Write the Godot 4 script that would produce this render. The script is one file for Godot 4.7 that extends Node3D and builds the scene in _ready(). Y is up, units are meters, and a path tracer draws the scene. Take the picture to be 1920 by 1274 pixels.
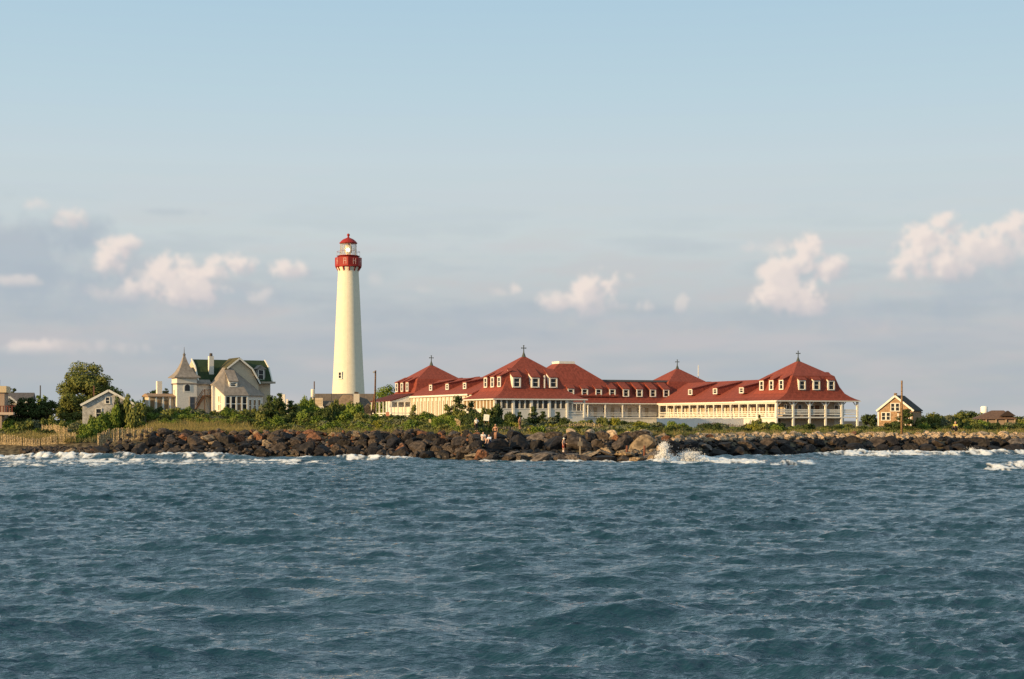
extends Node3D

const FOCAL := 3000.0          # pixels of the 1920-wide photograph
const HORIZON := 790.0
const EYE := 5.0

var rng := RandomNumberGenerator.new()
var noise := FastNoiseLite.new()
var tex := {}
var mats := {}
var used := {}

# ------------------------------------------------------------------ helpers
class Shape:
	var st := SurfaceTool.new()
	var n := 0
	func _init(smooth := false) -> void:
		st.begin(Mesh.PRIMITIVE_TRIANGLES)
		st.set_smooth_group(0 if smooth else -1)
	func tri(a: Vector3, b: Vector3, c: Vector3) -> void:
		if (b - a).cross(c - a).length_squared() < 1e-12:
			return
		st.add_vertex(a); st.add_vertex(b); st.add_vertex(c)
		n += 1
	func quad(a: Vector3, b: Vector3, c: Vector3, d: Vector3) -> void:
		tri(a, b, c); tri(a, c, d)
	func box(c: Vector3, s: Vector3, b := Basis()) -> void:
		var p := []
		for i in 8:
			p.append(c + b * Vector3(s.x * (0.5 if i & 1 else -0.5), s.y * (0.5 if i & 2 else -0.5), s.z * (0.5 if i & 4 else -0.5)))
		quad(p[4], p[6], p[7], p[5]); quad(p[1], p[3], p[2], p[0]); quad(p[0], p[2], p[6], p[4])
		quad(p[5], p[7], p[3], p[1]); quad(p[6], p[2], p[3], p[7]); quad(p[0], p[4], p[5], p[1])
	func span(a: Vector3, b: Vector3) -> void:      # box between two corners
		box((a + b) * 0.5, (b - a).abs())
	func beam(a: Vector3, b: Vector3, w: float, h: float) -> void:
		var z := (b - a).normalized()
		var x := (Vector3.UP if absf(z.y) < 0.95 else Vector3.RIGHT).cross(z).normalized()
		box((a + b) * 0.5, Vector3(w, h, a.distance_to(b)), Basis(x, z.cross(x), z))
	func tube(a: Vector3, b: Vector3, ra: float, rb: float, k := 8) -> void:
		var z := (b - a).normalized()
		var x := (Vector3.UP if absf(z.y) < 0.95 else Vector3.RIGHT).cross(z).normalized()
		var y := z.cross(x)
		for i in k:
			var t0 := TAU * i / k
			var t1 := TAU * (i + 1) / k
			var d0 := x * cos(t0) + y * sin(t0)
			var d1 := x * cos(t1) + y * sin(t1)
			quad(a + d0 * ra, b + d0 * rb, b + d1 * rb, a + d1 * ra)
			tri(b, b + d1 * rb, b + d0 * rb)
			tri(a, a + d0 * ra, a + d1 * ra)
	func lathe(c: Vector3, prof: Array, k: int, turn := 0.0) -> void:
		for j in prof.size() - 1:
			for i in k:
				var t0 := turn + TAU * i / k
				var t1 := turn + TAU * (i + 1) / k
				var d0 := Vector3(sin(t0), 0, cos(t0))
				var d1 := Vector3(sin(t1), 0, cos(t1))
				var lo := Vector3(0, prof[j][1], 0) + c
				var hi := Vector3(0, prof[j + 1][1], 0) + c
				quad(lo + d0 * prof[j][0], hi + d0 * prof[j + 1][0], hi + d1 * prof[j + 1][0], lo + d1 * prof[j][0])
	func loft(rings: Array, closed := true) -> void:
		for j in rings.size() - 1:
			var a: Array = rings[j]
			var b: Array = rings[j + 1]
			for i in (a.size() if closed else a.size() - 1):
				var k := (i + 1) % a.size()
				quad(a[i], b[i], b[k], a[k])
	func fan(p: Array) -> void:
		for i in range(1, p.size() - 1):
			tri(p[0], p[i], p[i + 1])
	func prism(p: Array, off: Vector3) -> void:      # polygon pushed along off
		var q := []
		for v in p:
			q.append(v + off)
		fan(p); q.reverse(); fan(q); q.reverse()
		loft([p, q])
	func mesh() -> ArrayMesh:
		st.generate_normals()
		return st.commit()

func at(px: float, py: float, d: float) -> Vector3:
	return Vector3((px - 960.0) / FOCAL * d, EYE + (HORIZON - py) / FOCAL * d, -d)

func pixel_of(p: Vector3) -> float:
	return 960.0 + p.x / maxf(-p.z, 1.0) * FOCAL

func numbered(called: String) -> String:
	if not used.has(called):
		used[called] = 0
		return called
	used[called] += 1
	return "%s_%03d" % [called, used[called]]

func tag(o: Node, label: String, category := "", group := "", kind := "") -> Node:
	if label: o.set_meta("label", label)
	if category: o.set_meta("category", category)
	if group: o.set_meta("group", group)
	if kind: o.set_meta("kind", kind)
	return o

func thing(called: String, label: String, category: String, pos := Vector3.ZERO, turn := 0.0, group := "") -> Node3D:
	var o := Node3D.new()
	o.name = numbered(called)
	o.position = pos
	o.rotation.y = turn
	add_child(o)
	tag(o, label, category, group)
	return o

func put(called: String, mesh: Mesh, m: Material, parent: Node = null) -> MeshInstance3D:
	var o := MeshInstance3D.new()
	o.name = numbered(called) if parent == null else called
	if parent:                       # repeats of a part get a number too
		var k := 0
		while parent.has_node(NodePath(String(o.name))):
			k += 1
			o.name = "%s_%03d" % [called, k]
	o.mesh = mesh
	o.material_override = m
	(parent if parent else self).add_child(o, true)
	return o

func part(called: String, s: Shape, m: Material, parent: Node) -> MeshInstance3D:
	return put(called, s.mesh(), m, parent)

func box_part(called: String, a: Vector3, b: Vector3, m: Material, parent: Node) -> MeshInstance3D:
	var s := Shape.new()
	s.span(a, b)
	return part(called, s, m, parent)

func grey_texture(key: String, freq: float, lo: float, octaves := 4, stretch := 1.0) -> ImageTexture:
	if tex.has(key):
		return tex[key]
	var fn := FastNoiseLite.new()
	fn.seed = key.hash() % 1000
	fn.noise_type = FastNoiseLite.TYPE_SIMPLEX
	fn.frequency = freq
	fn.fractal_octaves = octaves
	var im := fn.get_seamless_image(256, 256)
	im.convert(Image.FORMAT_L8)
	var out := Image.create_empty(256, 256, false, Image.FORMAT_RGB8)
	for y in 256:
		for x in 256:
			var v := im.get_pixel(x, int(y * stretch) % 256).r
			v = lo + (1.0 - lo) * smoothstep(0.2, 0.8, v)
			out.set_pixel(x, y, Color(v, v, v))
	tex[key] = ImageTexture.create_from_image(out)
	return tex[key]

func bump_texture(key: String, freq: float, strength: float, octaves := 4) -> ImageTexture:
	if tex.has(key):
		return tex[key]
	var fn := FastNoiseLite.new()
	fn.seed = key.hash() % 1000
	fn.frequency = freq
	fn.fractal_octaves = octaves
	var im := fn.get_seamless_image(256, 256)
	im.convert(Image.FORMAT_RGB8)
	im.bump_map_to_normal_map(strength)
	tex[key] = ImageTexture.create_from_image(im)
	return tex[key]

func lined_texture(key: String, rows: int, lo: float) -> ImageTexture:   # boards or shingle courses, tone varies a little from course to course
	if tex.has(key):
		return tex[key]
	var r := RandomNumberGenerator.new()
	r.seed = key.hash()
	var out := Image.create_empty(256, 256, false, Image.FORMAT_RGB8)
	var per := 256 / rows
	var fn := FastNoiseLite.new()
	fn.seed = 8
	fn.frequency = 0.02
	var im := fn.get_seamless_image(256, 256)
	for k in rows:
		var run := 0
		var tone := 1.0
		var off := r.randi() % 16
		for x in 256:
			if run <= 0:
				tone = r.randf_range(lo, 1.0)
				run = r.randi_range(9, 20)
			run -= 1
			for y in per:
				var v := tone * (0.72 if y == per - 1 else 1.0) * r.randf_range(0.95, 1.0) * lerpf(lo, 1.0, smoothstep(0.25, 0.75, im.get_pixel((x + off) % 256, k * per + y).r))
				out.set_pixel((x + off) % 256, k * per + y, Color(v, v, v))
	tex[key] = ImageTexture.create_from_image(out)
	return tex[key]

func mat(key: String, r: float, g: float, b: float, rough := 0.85, t: Texture2D = null, scale := 0.2, bump: Texture2D = null, bump_by := 0.6) -> StandardMaterial3D:
	if mats.has(key):
		return mats[key]
	var m := StandardMaterial3D.new()
	m.resource_name = key
	m.albedo_color = Color(r, g, b).linear_to_srgb()
	m.roughness = rough
	m.metallic_specular = 0.35
	if t:
		m.albedo_texture = t
	if bump:
		m.normal_enabled = true
		m.normal_texture = bump
		m.normal_scale = bump_by
	if t or bump:
		m.uv1_triplanar = true
		m.uv1_scale = Vector3.ONE * scale
	mats[key] = m
	return m

func curve(pts: Array, x: float) -> float:           # piecewise linear
	if x <= pts[0][0]:
		return pts[0][1]
	for i in range(1, pts.size()):
		if x <= pts[i][0]:
			return lerpf(pts[i - 1][1], pts[i][1], (x - pts[i - 1][0]) / (pts[i][0] - pts[i - 1][0]))
	return pts[-1][1]

# ------------------------------------------------------------------ sky
func deg_of(px: float, py: float) -> Vector2:
	var az := atan((px - 960.0) / FOCAL)
	return Vector2(rad_to_deg(az), rad_to_deg(atan((HORIZON - py) / FOCAL * cos(az))))

func sky_image() -> Image:
	var w := 4096
	var h := 2048
	var ramp := [[-90, Color(0.36, 0.40, 0.40)], [-1, Color(0.60, 0.64, 0.65)], [0.0, Color(0.715, 0.735, 0.745)], [1.5, Color(0.72, 0.738, 0.752)], [3.0, Color(0.735, 0.752, 0.772)], [4.5, Color(0.755, 0.785, 0.798)], [6.5, Color(0.79, 0.828, 0.838)], [9.0, Color(0.778, 0.833, 0.858)],
		[11.5, Color(0.735, 0.825, 0.87)], [14.8, Color(0.685, 0.80, 0.868)], [25, Color(0.665, 0.765, 0.82)], [50, Color(0.64, 0.72, 0.77)], [90, Color(0.61, 0.69, 0.74)]]
	var small := Image.create_empty(4, h, false, Image.FORMAT_RGB8)
	for y in h:
		var el := 90.0 - (y + 0.5) * 180.0 / h
		var c: Color = ramp[0][1]
		for i in range(1, ramp.size()):
			if el <= ramp[i][0]:
				c = ramp[i - 1][1].lerp(ramp[i][1], (el - ramp[i - 1][0]) / (ramp[i][0] - ramp[i - 1][0]))
				break
		for x in 4:
			small.set_pixel(x, y, c)
	small.resize(w, h, Image.INTERPOLATE_NEAREST)
	var per := w / 360.0
	var fn := FastNoiseLite.new()
	fn.seed = 5
	fn.frequency = 1.0
	fn.fractal_octaves = 5
	fn.fractal_gain = 0.55
	# long soft bands of vapour near the horizon, all the way round
	for y in range(int((90.0 - 12.0) * per), int(90.2 * per)):
		var el := 90.0 - (y + 0.5) / per
		var fade := smoothstep(9.0, 3.5, el)
		for x in w:
			var a := TAU * x / w
			var v := fn.get_noise_3d(cos(a) * 7.0, sin(a) * 7.0, el * 0.75 + 9.0)
			var c := small.get_pixel(x, y)
			if v > 0.0:
				c = c.lerp(Color(0.785, 0.765, 0.77), minf(v * 1.3, 0.45) * fade)
			else:
				c = c.lerp(Color(0.675, 0.718, 0.755), minf(-v * 1.3, 0.5) * fade)
			small.set_pixel(x, y, c)
	# cumulus: x, y, half width, half height (photograph pixels), strength, kind (0 lit, 1 blue-grey body)
	var puffs := []
	for p in [[40, 480, 190, 95, 0.75, 1], [150, 440, 80, 45, 0.6, 1], [255, 520, 70, 60, 0.7, 1], [400, 560, 190, 45, 0.45, 1], [120, 560, 200, 60, 0.5, 1], [330, 398, 70, 8, 0.3, 1], [1880, 540, 190, 50, 0.5, 1], [1600, 590, 230, 40, 0.45, 1], [960, 590, 260, 35, 0.4, 1], [1250, 600, 150, 30, 0.35, 1],
		[66, 386, 26, 15, 0.5, 0], [132, 413, 34, 24, 0.65, 0], [206, 482, 36, 38, 1.0, 0], [243, 456, 24, 20, 0.75, 0], [318, 508, 36, 34, 0.8, 0], [345, 545, 66, 40, 0.95, 0], [285, 525, 50, 40, 0.6, 0], [350, 490, 24, 14, 0.75, 0], [438, 497, 52, 24, 1.0, 0], [410, 512, 40, 14, 0.7, 0], [542, 508, 40, 20, 0.8, 0], [28, 528, 46, 13, 0.55, 0], [492, 558, 26, 20, 0.5, 0], [250, 552, 80, 26, 0.45, 0], [130, 652, 170, 16, 0.4, 0], [20, 650, 70, 16, 0.35, 0],
		[1116, 534, 46, 36, 0.95, 0], [1072, 566, 62, 28, 0.65, 0], [1120, 575, 80, 26, 0.5, 0], [968, 541, 13, 13, 0.6, 0], [930, 550, 30, 10, 0.4, 0], [1186, 521, 14, 12, 0.45, 0], [1210, 577, 18, 18, 0.45, 0], [1278, 572, 15, 20, 0.5, 0], [700, 522, 18, 20, 0.35, 0],
		[1512, 470, 30, 36, 1.0, 0], [1488, 505, 46, 40, 1.0, 0], [1480, 535, 58, 40, 0.95, 0], [1470, 562, 66, 36, 0.85, 0], [1515, 572, 44, 28, 0.65, 0], [1560, 503, 27, 30, 0.9, 0], [1440, 466, 50, 20, 0.4, 0],
		[1770, 432, 38, 34, 0.95, 0], [1735, 470, 58, 48, 1.0, 0], [1740, 508, 66, 26, 0.8, 0], [1822, 475, 62, 44, 0.65, 0], [1904, 424, 42, 26, 0.95, 0], [1885, 462, 58, 42, 0.7, 0], [800, 545, 26, 10, 0.3, 0]]:
		var c := deg_of(p[0], p[1])
		var grow := 1.22 if p[5] == 0 else 1.0
		puffs.append([c.x, c.y, p[2] * grow * 180.0 / PI / FOCAL, p[3] * grow * 180.0 / PI / FOCAL, p[4], p[5]])
	var r := RandomNumberGenerator.new()
	r.seed = 77
	for k in 150:                                  # the same broken cumulus goes on round the horizon
		var az := r.randf_range(24.0, 336.0)
		var el := r.randf_range(2.0, 9.5)
		var size := r.randf_range(0.8, 2.4)
		puffs.append([az if az < 180.0 else az - 360.0, el, size * 1.6, size * 0.8, r.randf_range(0.3, 0.8), 1])
		for j in 3:
			puffs.append([(az if az < 180.0 else az - 360.0) + r.randf_range(-1.2, 1.2) * size, el + r.randf_range(0.0, 0.7) * size, size * r.randf_range(0.4, 0.8), size * r.randf_range(0.3, 0.6), r.randf_range(0.5, 1.0), 0])
	var top := int(74.0 * per)                     # rows of the picture that hold cumulus
	var rows := int(91.0 * per) - top
	for pass_ in [1, 0]:
		var clear := PackedFloat32Array()           # what still shows through, 1 where there is no cloud
		clear.resize(w * rows)
		clear.fill(1.0)
		for p in puffs:
			if p[5] != pass_:
				continue
			for y in range(maxi(top, int((90.0 - p[1] - p[3] * 1.7) * per)), mini(top + rows - 1, int((90.0 - p[1] + p[3] * 1.7) * per)) + 1):
				for xx in range(int((p[0] - p[2] * 1.7) * per), int((p[0] + p[2] * 1.7) * per) + 1):
					var az := (xx + 0.5) / per
					var el := 90.0 - (y + 0.5) / per
					var dx: float = (az - p[0]) / p[2]
					var dy: float = (el - p[1]) / p[3]
					var big := fn.get_noise_3d(az * 0.6, el * 0.6, 3.0)
					var billow := 0.35 - absf(fn.get_noise_3d(az * 0.9, el * 0.9, 40.0)) * 1.6
					var d := 1.0 - dx * dx - dy * dy + big * 0.8 + billow * (0.8 if pass_ == 0 else 0.3)
					var a := smoothstep(0.0, 1.1, d) * float(p[4])
					if pass_ == 0:
						a *= smoothstep(-1.3, 0.0, dy)
					clear[(y - top) * w + posmod(xx, w)] *= 1.0 - minf(a, 0.97)
		for y in rows:
			for x in w:
				var d := 1.0 - clear[y * w + x]
				if d < 0.004:
					continue
				var c := small.get_pixel(x, y + top)
				if pass_ == 1:
					c = c.lerp(Color(0.675, 0.72, 0.765), d * 0.9)
				else:
					var towards := 1.0 - clear[maxi(y - 3, 0) * w + posmod(x - 4, w)]     # thinner towards the sun: a lit edge
					var below := 1.0 - clear[mini(y + 5, rows - 1) * w + posmod(x + 2, w)]
					var lit := clampf(0.62 + (d - towards) * 0.75 + (below - d) * 0.35 + d * 0.15, 0.0, 1.0)
					c = c.lerp(Color(0.765, 0.75, 0.775).lerp(Color(0.97, 0.905, 0.865), lit), smoothstep(0.02, 0.95, d) * 0.84)
				small.set_pixel(x, y + top, c)
	return small
# ------------------------------------------------------------------ sea
const N := 256

func fft(re: PackedFloat32Array, im: PackedFloat32Array) -> void:      # two-dimensional inverse transform in place
	var cs := PackedFloat32Array()
	var sn := PackedFloat32Array()
	for i in N / 2:
		cs.append(cos(TAU * i / N))
		sn.append(sin(TAU * i / N))
	var rev := PackedInt32Array()
	for i in N:
		var r := 0
		for b in 8:
			if i & (1 << b):
				r |= 1 << (7 - b)
		rev.append(r)
	var lr := PackedFloat32Array()
	var li := PackedFloat32Array()
	lr.resize(N)
	li.resize(N)
	for axis in 2:
		var step := 1 if axis == 0 else N
		for line in N:
			var base := line * N if axis == 0 else line
			for i in N:
				var j := base + rev[i] * step
				lr[i] = re[j]
				li[i] = im[j]
			var half := 1
			while half < N:
				var stride := N / (2 * half)
				for start in range(0, N, 2 * half):
					var tw := 0
					for k in range(start, start + half):
						var m := k + half
						var wr := cs[tw]
						var wi := sn[tw]
						var br := lr[m] * wr - li[m] * wi
						var bi := lr[m] * wi + li[m] * wr
						lr[m] = lr[k] - br
						li[m] = li[k] - bi
						lr[k] += br
						li[k] += bi
						tw += stride
				half *= 2
			for i in N:
				var j := base + i * step
				re[j] = lr[i]
				im[j] = li[i]

# a square of sea, side metres wide: height and sideways shift, three numbers a cell
func sea_tile(side: float, k_low: float, k_high: float, peak: float, wind: float, spread: float, rms: float, seed_: int) -> PackedFloat32Array:
	var r := RandomNumberGenerator.new()
	r.seed = seed_
	var ar := PackedFloat32Array(); var ai := PackedFloat32Array()
	ar.resize(N * N); ai.resize(N * N)
	for j in N:
		for i in N:
			var kx := TAU / side * (i if i < N / 2 else i - N)
			var kz := TAU / side * (j if j < N / 2 else j - N)
			var k := sqrt(kx * kx + kz * kz)
			var g1 := r.randfn()
			var g2 := r.randfn()
			if k < k_low or k > k_high or k == 0.0:
				continue
			var c := absf((kx * sin(wind) + kz * cos(wind)) / k)
			var amp := sqrt(exp(-1.25 * pow(peak / k, 4.0) * 0.8) / pow(k, 3.35)) * (pow(c, spread) + 0.03)
			ar[j * N + i] = g1 * amp
			ai[j * N + i] = g2 * amp
	var fr := PackedFloat32Array(); var fi := PackedFloat32Array()
	var gr := PackedFloat32Array(); var gi := PackedFloat32Array()
	fr.resize(N * N); fi.resize(N * N); gr.resize(N * N); gi.resize(N * N)
	for j in N:
		for i in N:
			var a := j * N + i
			var b := ((N - j) % N) * N + (N - i) % N
			var hr := (ar[a] + ar[b]) * 0.5
			var hi := (ai[a] - ai[b]) * 0.5
			var kx := TAU / side * (i if i < N / 2 else i - N)
			var kz := TAU / side * (j if j < N / 2 else j - N)
			var k := maxf(sqrt(kx * kx + kz * kz), 1e-6)
			fr[a] = hr * (1.0 + kx / k)
			fi[a] = hi * (1.0 + kx / k)
			gr[a] = hi * kz / k
			gi[a] = -hr * kz / k
	fft(fr, fi)
	fft(gr, gi)
	var sum := 0.0
	for a in N * N:
		sum += fr[a] * fr[a]
	var s := rms / sqrt(sum / (N * N))
	var out := PackedFloat32Array()
	out.resize(N * N * 3)
	for a in N * N:
		out[a * 3] = fr[a] * s
		out[a * 3 + 1] = fi[a] * s
		out[a * 3 + 2] = gr[a] * s
	return out

var tile_a: PackedFloat32Array
var tile_b: PackedFloat32Array
const SIDE_A := 71.0
const SIDE_B := 9.3

func sample(t: PackedFloat32Array, side: float, x: float, z: float) -> Vector3:
	var u := x / side * N
	var v := z / side * N
	var fu := floorf(u)
	var fv := floorf(v)
	u -= fu
	v -= fv
	var i0 := int(fu) & 255
	var j0 := int(fv) & 255
	var i1 := (i0 + 1) & 255
	var j1 := (j0 + 1) & 255
	var a := (j0 * N + i0) * 3
	var b := (j0 * N + i1) * 3
	var c := (j1 * N + i0) * 3
	var d := (j1 * N + i1) * 3
	var wa := (1 - u) * (1 - v)
	var wb := u * (1 - v)
	var wc := (1 - u) * v
	var wd := u * v
	return Vector3(t[a] * wa + t[b] * wb + t[c] * wc + t[d] * wd, t[a + 1] * wa + t[b + 1] * wb + t[c + 1] * wc + t[d + 1] * wd, t[a + 2] * wa + t[b + 2] * wb + t[c + 2] * wc + t[d + 2] * wd)

# breakers that run along the shore: first and last pixel column, distance before the shore, height, width
var breakers := [[60, 470, 12.0, 0.55, 3.0], [560, 800, 9.0, 0.35, 2.5], [1240, 1420, 6.0, 0.35, 3.0], [1500, 1960, 8.0, 0.45, 2.5], [1840, 1990, 76.0, 0.4, 3.0], [1430, 1530, 48.0, 0.25, 2.0]]

func breaker_lift(px: float, d: float) -> float:
	var v := 0.0
	for b in breakers:
		if px < b[0] - 60 or px > b[1] + 60:
			continue
		var mask: float = smoothstep(b[0] - 60.0, b[0] + 30.0, px) * smoothstep(b[1] + 60.0, b[1] - 30.0, px)
		var q: float = (d - (shore(px) - b[2] + sin(px * 0.02) * 1.6)) / b[4]
		v += b[3] * mask * (exp(-q * q) if q > 0 else exp(-q * q * 1.8))
	return v

func water_point(x: float, z: float) -> Vector3:
	var a := sample(tile_a, SIDE_A, x * 0.961 + z * 0.276, z * 0.961 - x * 0.276)
	var b := sample(tile_b, SIDE_B, x, z)
	var patch := 0.55 + 0.75 * noise.get_noise_2d(x * 0.9 + 300.0, z * 0.9) + 0.45      # gusts: rougher and smoother patches
	patch = clampf(patch, 0.45, 1.5)
	var ax := a.y * 0.961 - a.z * 0.276
	var az := a.y * 0.276 + a.z * 0.961
	var lift := 0.0
	if z < -140.0:
		lift = breaker_lift(960.0 + x / -z * FOCAL, -z)
	return Vector3(x - ax * 1.0 - b.y * patch * 0.8, a.x + b.x * patch + lift, z - az * 1.0 - b.z * patch * 0.8)

func build_sea() -> void:
	tile_a = sea_tile(SIDE_A, 0.0, TAU / 1.1, TAU / 7.0, 0.30, 2.2, 0.092, 11)
	tile_b = sea_tile(SIDE_B, TAU / 1.1, TAU / 0.09, TAU / 3.0, 0.1, 1.7, 0.026, 23)
	var ds := [-900.0, -300.0, -100.0, -30.0, 0.0, 12.0, 18.0]
	var d := 22.0
	while d < 258.0:
		ds.append(d)
		d += 0.1 + 0.0012 * d
	ds.append(300.0)
	var ss := []                                   # [share of the distance, metres added]
	for e in [1400.0, 700.0, 300.0, 120.0]:
		ss.append([-0.36, -e])
	for i in 70:
		ss.append([-0.36, lerpf(-36.0, -0.3, i / 70.0)])
	var cols := 500
	for i in cols + 1:
		ss.append([lerpf(-0.36, 0.36, float(i) / cols), 0.0])
	for i in 70:
		ss.append([0.36, lerpf(36.0, 0.3, (69 - i) / 70.0)])
	for e in [120.0, 300.0, 700.0, 1400.0]:
		ss.append([0.36, e])
	var w := ss.size()
	var h := ds.size()
	var verts := PackedVector3Array()
	var uvs := PackedVector2Array()
	verts.resize(w * h)
	uvs.resize(w * h)
	for j in h:
		var dd: float = ds[j]
		for i in w:
			var x: float = ss[i][0] * maxf(dd, 18.0) + ss[i][1]
			var p := Vector3(x, 0, -dd)
			if absf(ss[i][1]) < 40.0 and dd > 15.0 and dd < 290.0:
				p = water_point(x, -dd)
			verts[j * w + i] = p
			uvs[j * w + i] = Vector2(p.x, p.z) / 3.3
	var normals := PackedVector3Array()
	normals.resize(w * h)
	for j in h:
		for i in w:
			var a := verts[j * w + mini(i + 1, w - 1)] - verts[j * w + maxi(i - 1, 0)]
			var b := verts[mini(j + 1, h - 1) * w + i] - verts[maxi(j - 1, 0) * w + i]
			normals[j * w + i] = a.cross(b).normalized()
	var idx := PackedInt32Array()
	idx.resize((w - 1) * (h - 1) * 6)
	var n := 0
	for j in h - 1:
		for i in w - 1:
			var a := j * w + i
			idx[n] = a; idx[n + 1] = a + w; idx[n + 2] = a + w + 1
			idx[n + 3] = a; idx[n + 4] = a + w + 1; idx[n + 5] = a + 1
			n += 6
	var arr := []
	arr.resize(Mesh.ARRAY_MAX)
	arr[Mesh.ARRAY_VERTEX] = verts
	arr[Mesh.ARRAY_NORMAL] = normals
	arr[Mesh.ARRAY_TEX_UV] = uvs
	arr[Mesh.ARRAY_INDEX] = idx
	var mesh := ArrayMesh.new()
	mesh.add_surface_from_arrays(Mesh.PRIMITIVE_TRIANGLES, arr)
	var m := mat("sea_water", 0.010, 0.047, 0.074, 0.07)
	m.metallic_specular = 0.38
	var ripple := sea_tile(3.3, TAU / 1.6, TAU / 0.03, TAU / 1.0, 0.2, 2.5, 1.0, 31)
	var im := Image.create_empty(N, N, false, Image.FORMAT_RGB8)
	for y in N:
		for x in N:
			var v := clampf(0.5 + ripple[(y * N + x) * 3] * 0.15, 0.0, 1.0)
			im.set_pixel(x, y, Color(v, v, v))
	im.bump_map_to_normal_map(6.0)
	m.normal_enabled = true
	m.normal_texture = ImageTexture.create_from_image(im)
	m.normal_scale = 0.8 # sea
	var o := put("sea_water", mesh, m)
	tag(o, "choppy blue-green sea filling the foreground up to the rocks", "", "", "structure")

# white water: a lumpy sheet on the sea between two lines along the shore, torn into holes
func foam_sheet(called: String, label: String, px0: float, px1: float, near_: Array, far_: Array, cell: float, hole: float, lift: float) -> void:
	var fn := FastNoiseLite.new()
	fn.seed = int(px0) + 40
	fn.frequency = 0.55
	fn.fractal_octaves = 4
	var d0 := shore((px0 + px1) * 0.5)
	var cols := int((px1 - px0) / FOCAL * d0 / cell)
	var deep := 0.0
	for c in near_:
		deep = maxf(deep, c[1] - curve(far_, c[0]))
	var rows := maxi(8, int(deep / (cell * 2.2)))
	var v := PackedVector3Array()
	var c := PackedColorArray()
	for i in cols + 1:
		var px := lerpf(px0, px1, float(i) / cols)
		var s0 := shore(px)
		var a := s0 - curve(near_, px)
		var b := s0 - curve(far_, px)
		for j in rows + 1:
			var t := float(j) / rows
			var d := lerpf(a, b, t)
			var x := (px - 960.0) / FOCAL * d
			var w := water_point(x, -d)
			var edge := minf(minf(t * 2.2, (1.0 - t) * 5.0), minf(float(i), cols - i) / cols * 8.0)
			var n := fn.get_noise_2d(x * 0.55, d * 0.22) + 0.55 * fn.get_noise_2d(x * 2.6, d * 1.1)
			var cover := smoothstep(hole - 0.12, hole + 0.42, n + minf(edge, 1.0) * 0.75)
			var bump := absf(fn.get_noise_2d(x * 0.7 + 50.0, d * 0.3))
			v.append(Vector3(x, w.y + 0.03 + lift * cover * (0.45 + bump * 1.5) * minf(edge, 1.0), -d))
			c.append(Color(0.80, 0.82, 0.82, cover))
	var st := SurfaceTool.new()
	st.begin(Mesh.PRIMITIVE_TRIANGLES)
	st.set_smooth_group(0)
	var any := false
	for i in cols:
		for j in rows:
			var k := i * (rows + 1) + j
			var q := [k, k + rows + 1, k + rows + 2, k + 1]
			if c[q[0]].a + c[q[1]].a + c[q[2]].a + c[q[3]].a < 0.06:
				continue
			any = true
			for e in [0, 1, 2, 0, 2, 3]:
				st.set_color(c[q[e]])
				st.add_vertex(v[q[e]])
	if not any:
		return
	st.generate_normals()
	if not mats.has("foam_water"):
		var m := StandardMaterial3D.new()
		m.resource_name = "foam_water"
		m.vertex_color_use_as_albedo = true
		m.transparency = BaseMaterial3D.TRANSPARENCY_ALPHA
		m.roughness = 0.9
		mats["foam_water"] = m
	tag(put(called, st.commit(), mats["foam_water"]), label, "", "", "stuff")

func splash(called: String, label: String, c: Vector3, tall: float, wide: float, count: int, lean: float, seed_: int) -> void:
	var r := RandomNumberGenerator.new()
	r.seed = seed_
	var blob := SphereMesh.new()
	blob.radius = 0.5
	blob.height = 1.0
	blob.radial_segments = 7
	blob.rings = 4
	var mm := MultiMesh.new()
	mm.transform_format = MultiMesh.TRANSFORM_3D
	mm.mesh = blob
	mm.instance_count = count
	for i in count:
		var t := pow(r.randf(), 1.7)
		var side := r.randfn() * wide * (0.32 + 0.15 * sin(t * 9.0)) * (1.0 - t * 0.55)
		var p := c + Vector3(side + lean * t * tall, t * tall + r.randfn() * 0.12, r.randfn() * 0.5)
		var size := lerpf(0.30, 0.10, t) * r.randf_range(0.3, 1.2)
		if r.randf() < 0.3:
			size *= 0.35
			p += Vector3(r.randfn(), absf(r.randfn()), r.randfn()) * 0.35
		mm.set_instance_transform(i, Transform3D(Basis.from_euler(Vector3(r.randf() * 6, r.randf() * 6, 0)).scaled(Vector3(size, size * r.randf_range(0.7, 1.8), size)), p))
	var o := MultiMeshInstance3D.new()
	o.name = numbered(called)
	o.multimesh = mm
	if not mats.has("spray"):
		var sm := StandardMaterial3D.new()
		sm.resource_name = "spray"
		sm.albedo_color = Color(0.93, 0.935, 0.935, 0.28)
		sm.transparency = BaseMaterial3D.TRANSPARENCY_ALPHA
		sm.roughness = 0.9
		mats["spray"] = sm
	o.material_override = mats["spray"]
	add_child(o)
	tag(o, label, "", "", "stuff")

# ------------------------------------------------------------------ land
func shore(px: float) -> float:
	return curve([[-900, 240], [-100, 226], [190, 224], [480, 222], [700, 214], [850, 206], [900, 199], [1230, 195], [1300, 209], [1420, 226], [1550, 240], [1920, 246], [2800, 290]], px)

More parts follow.
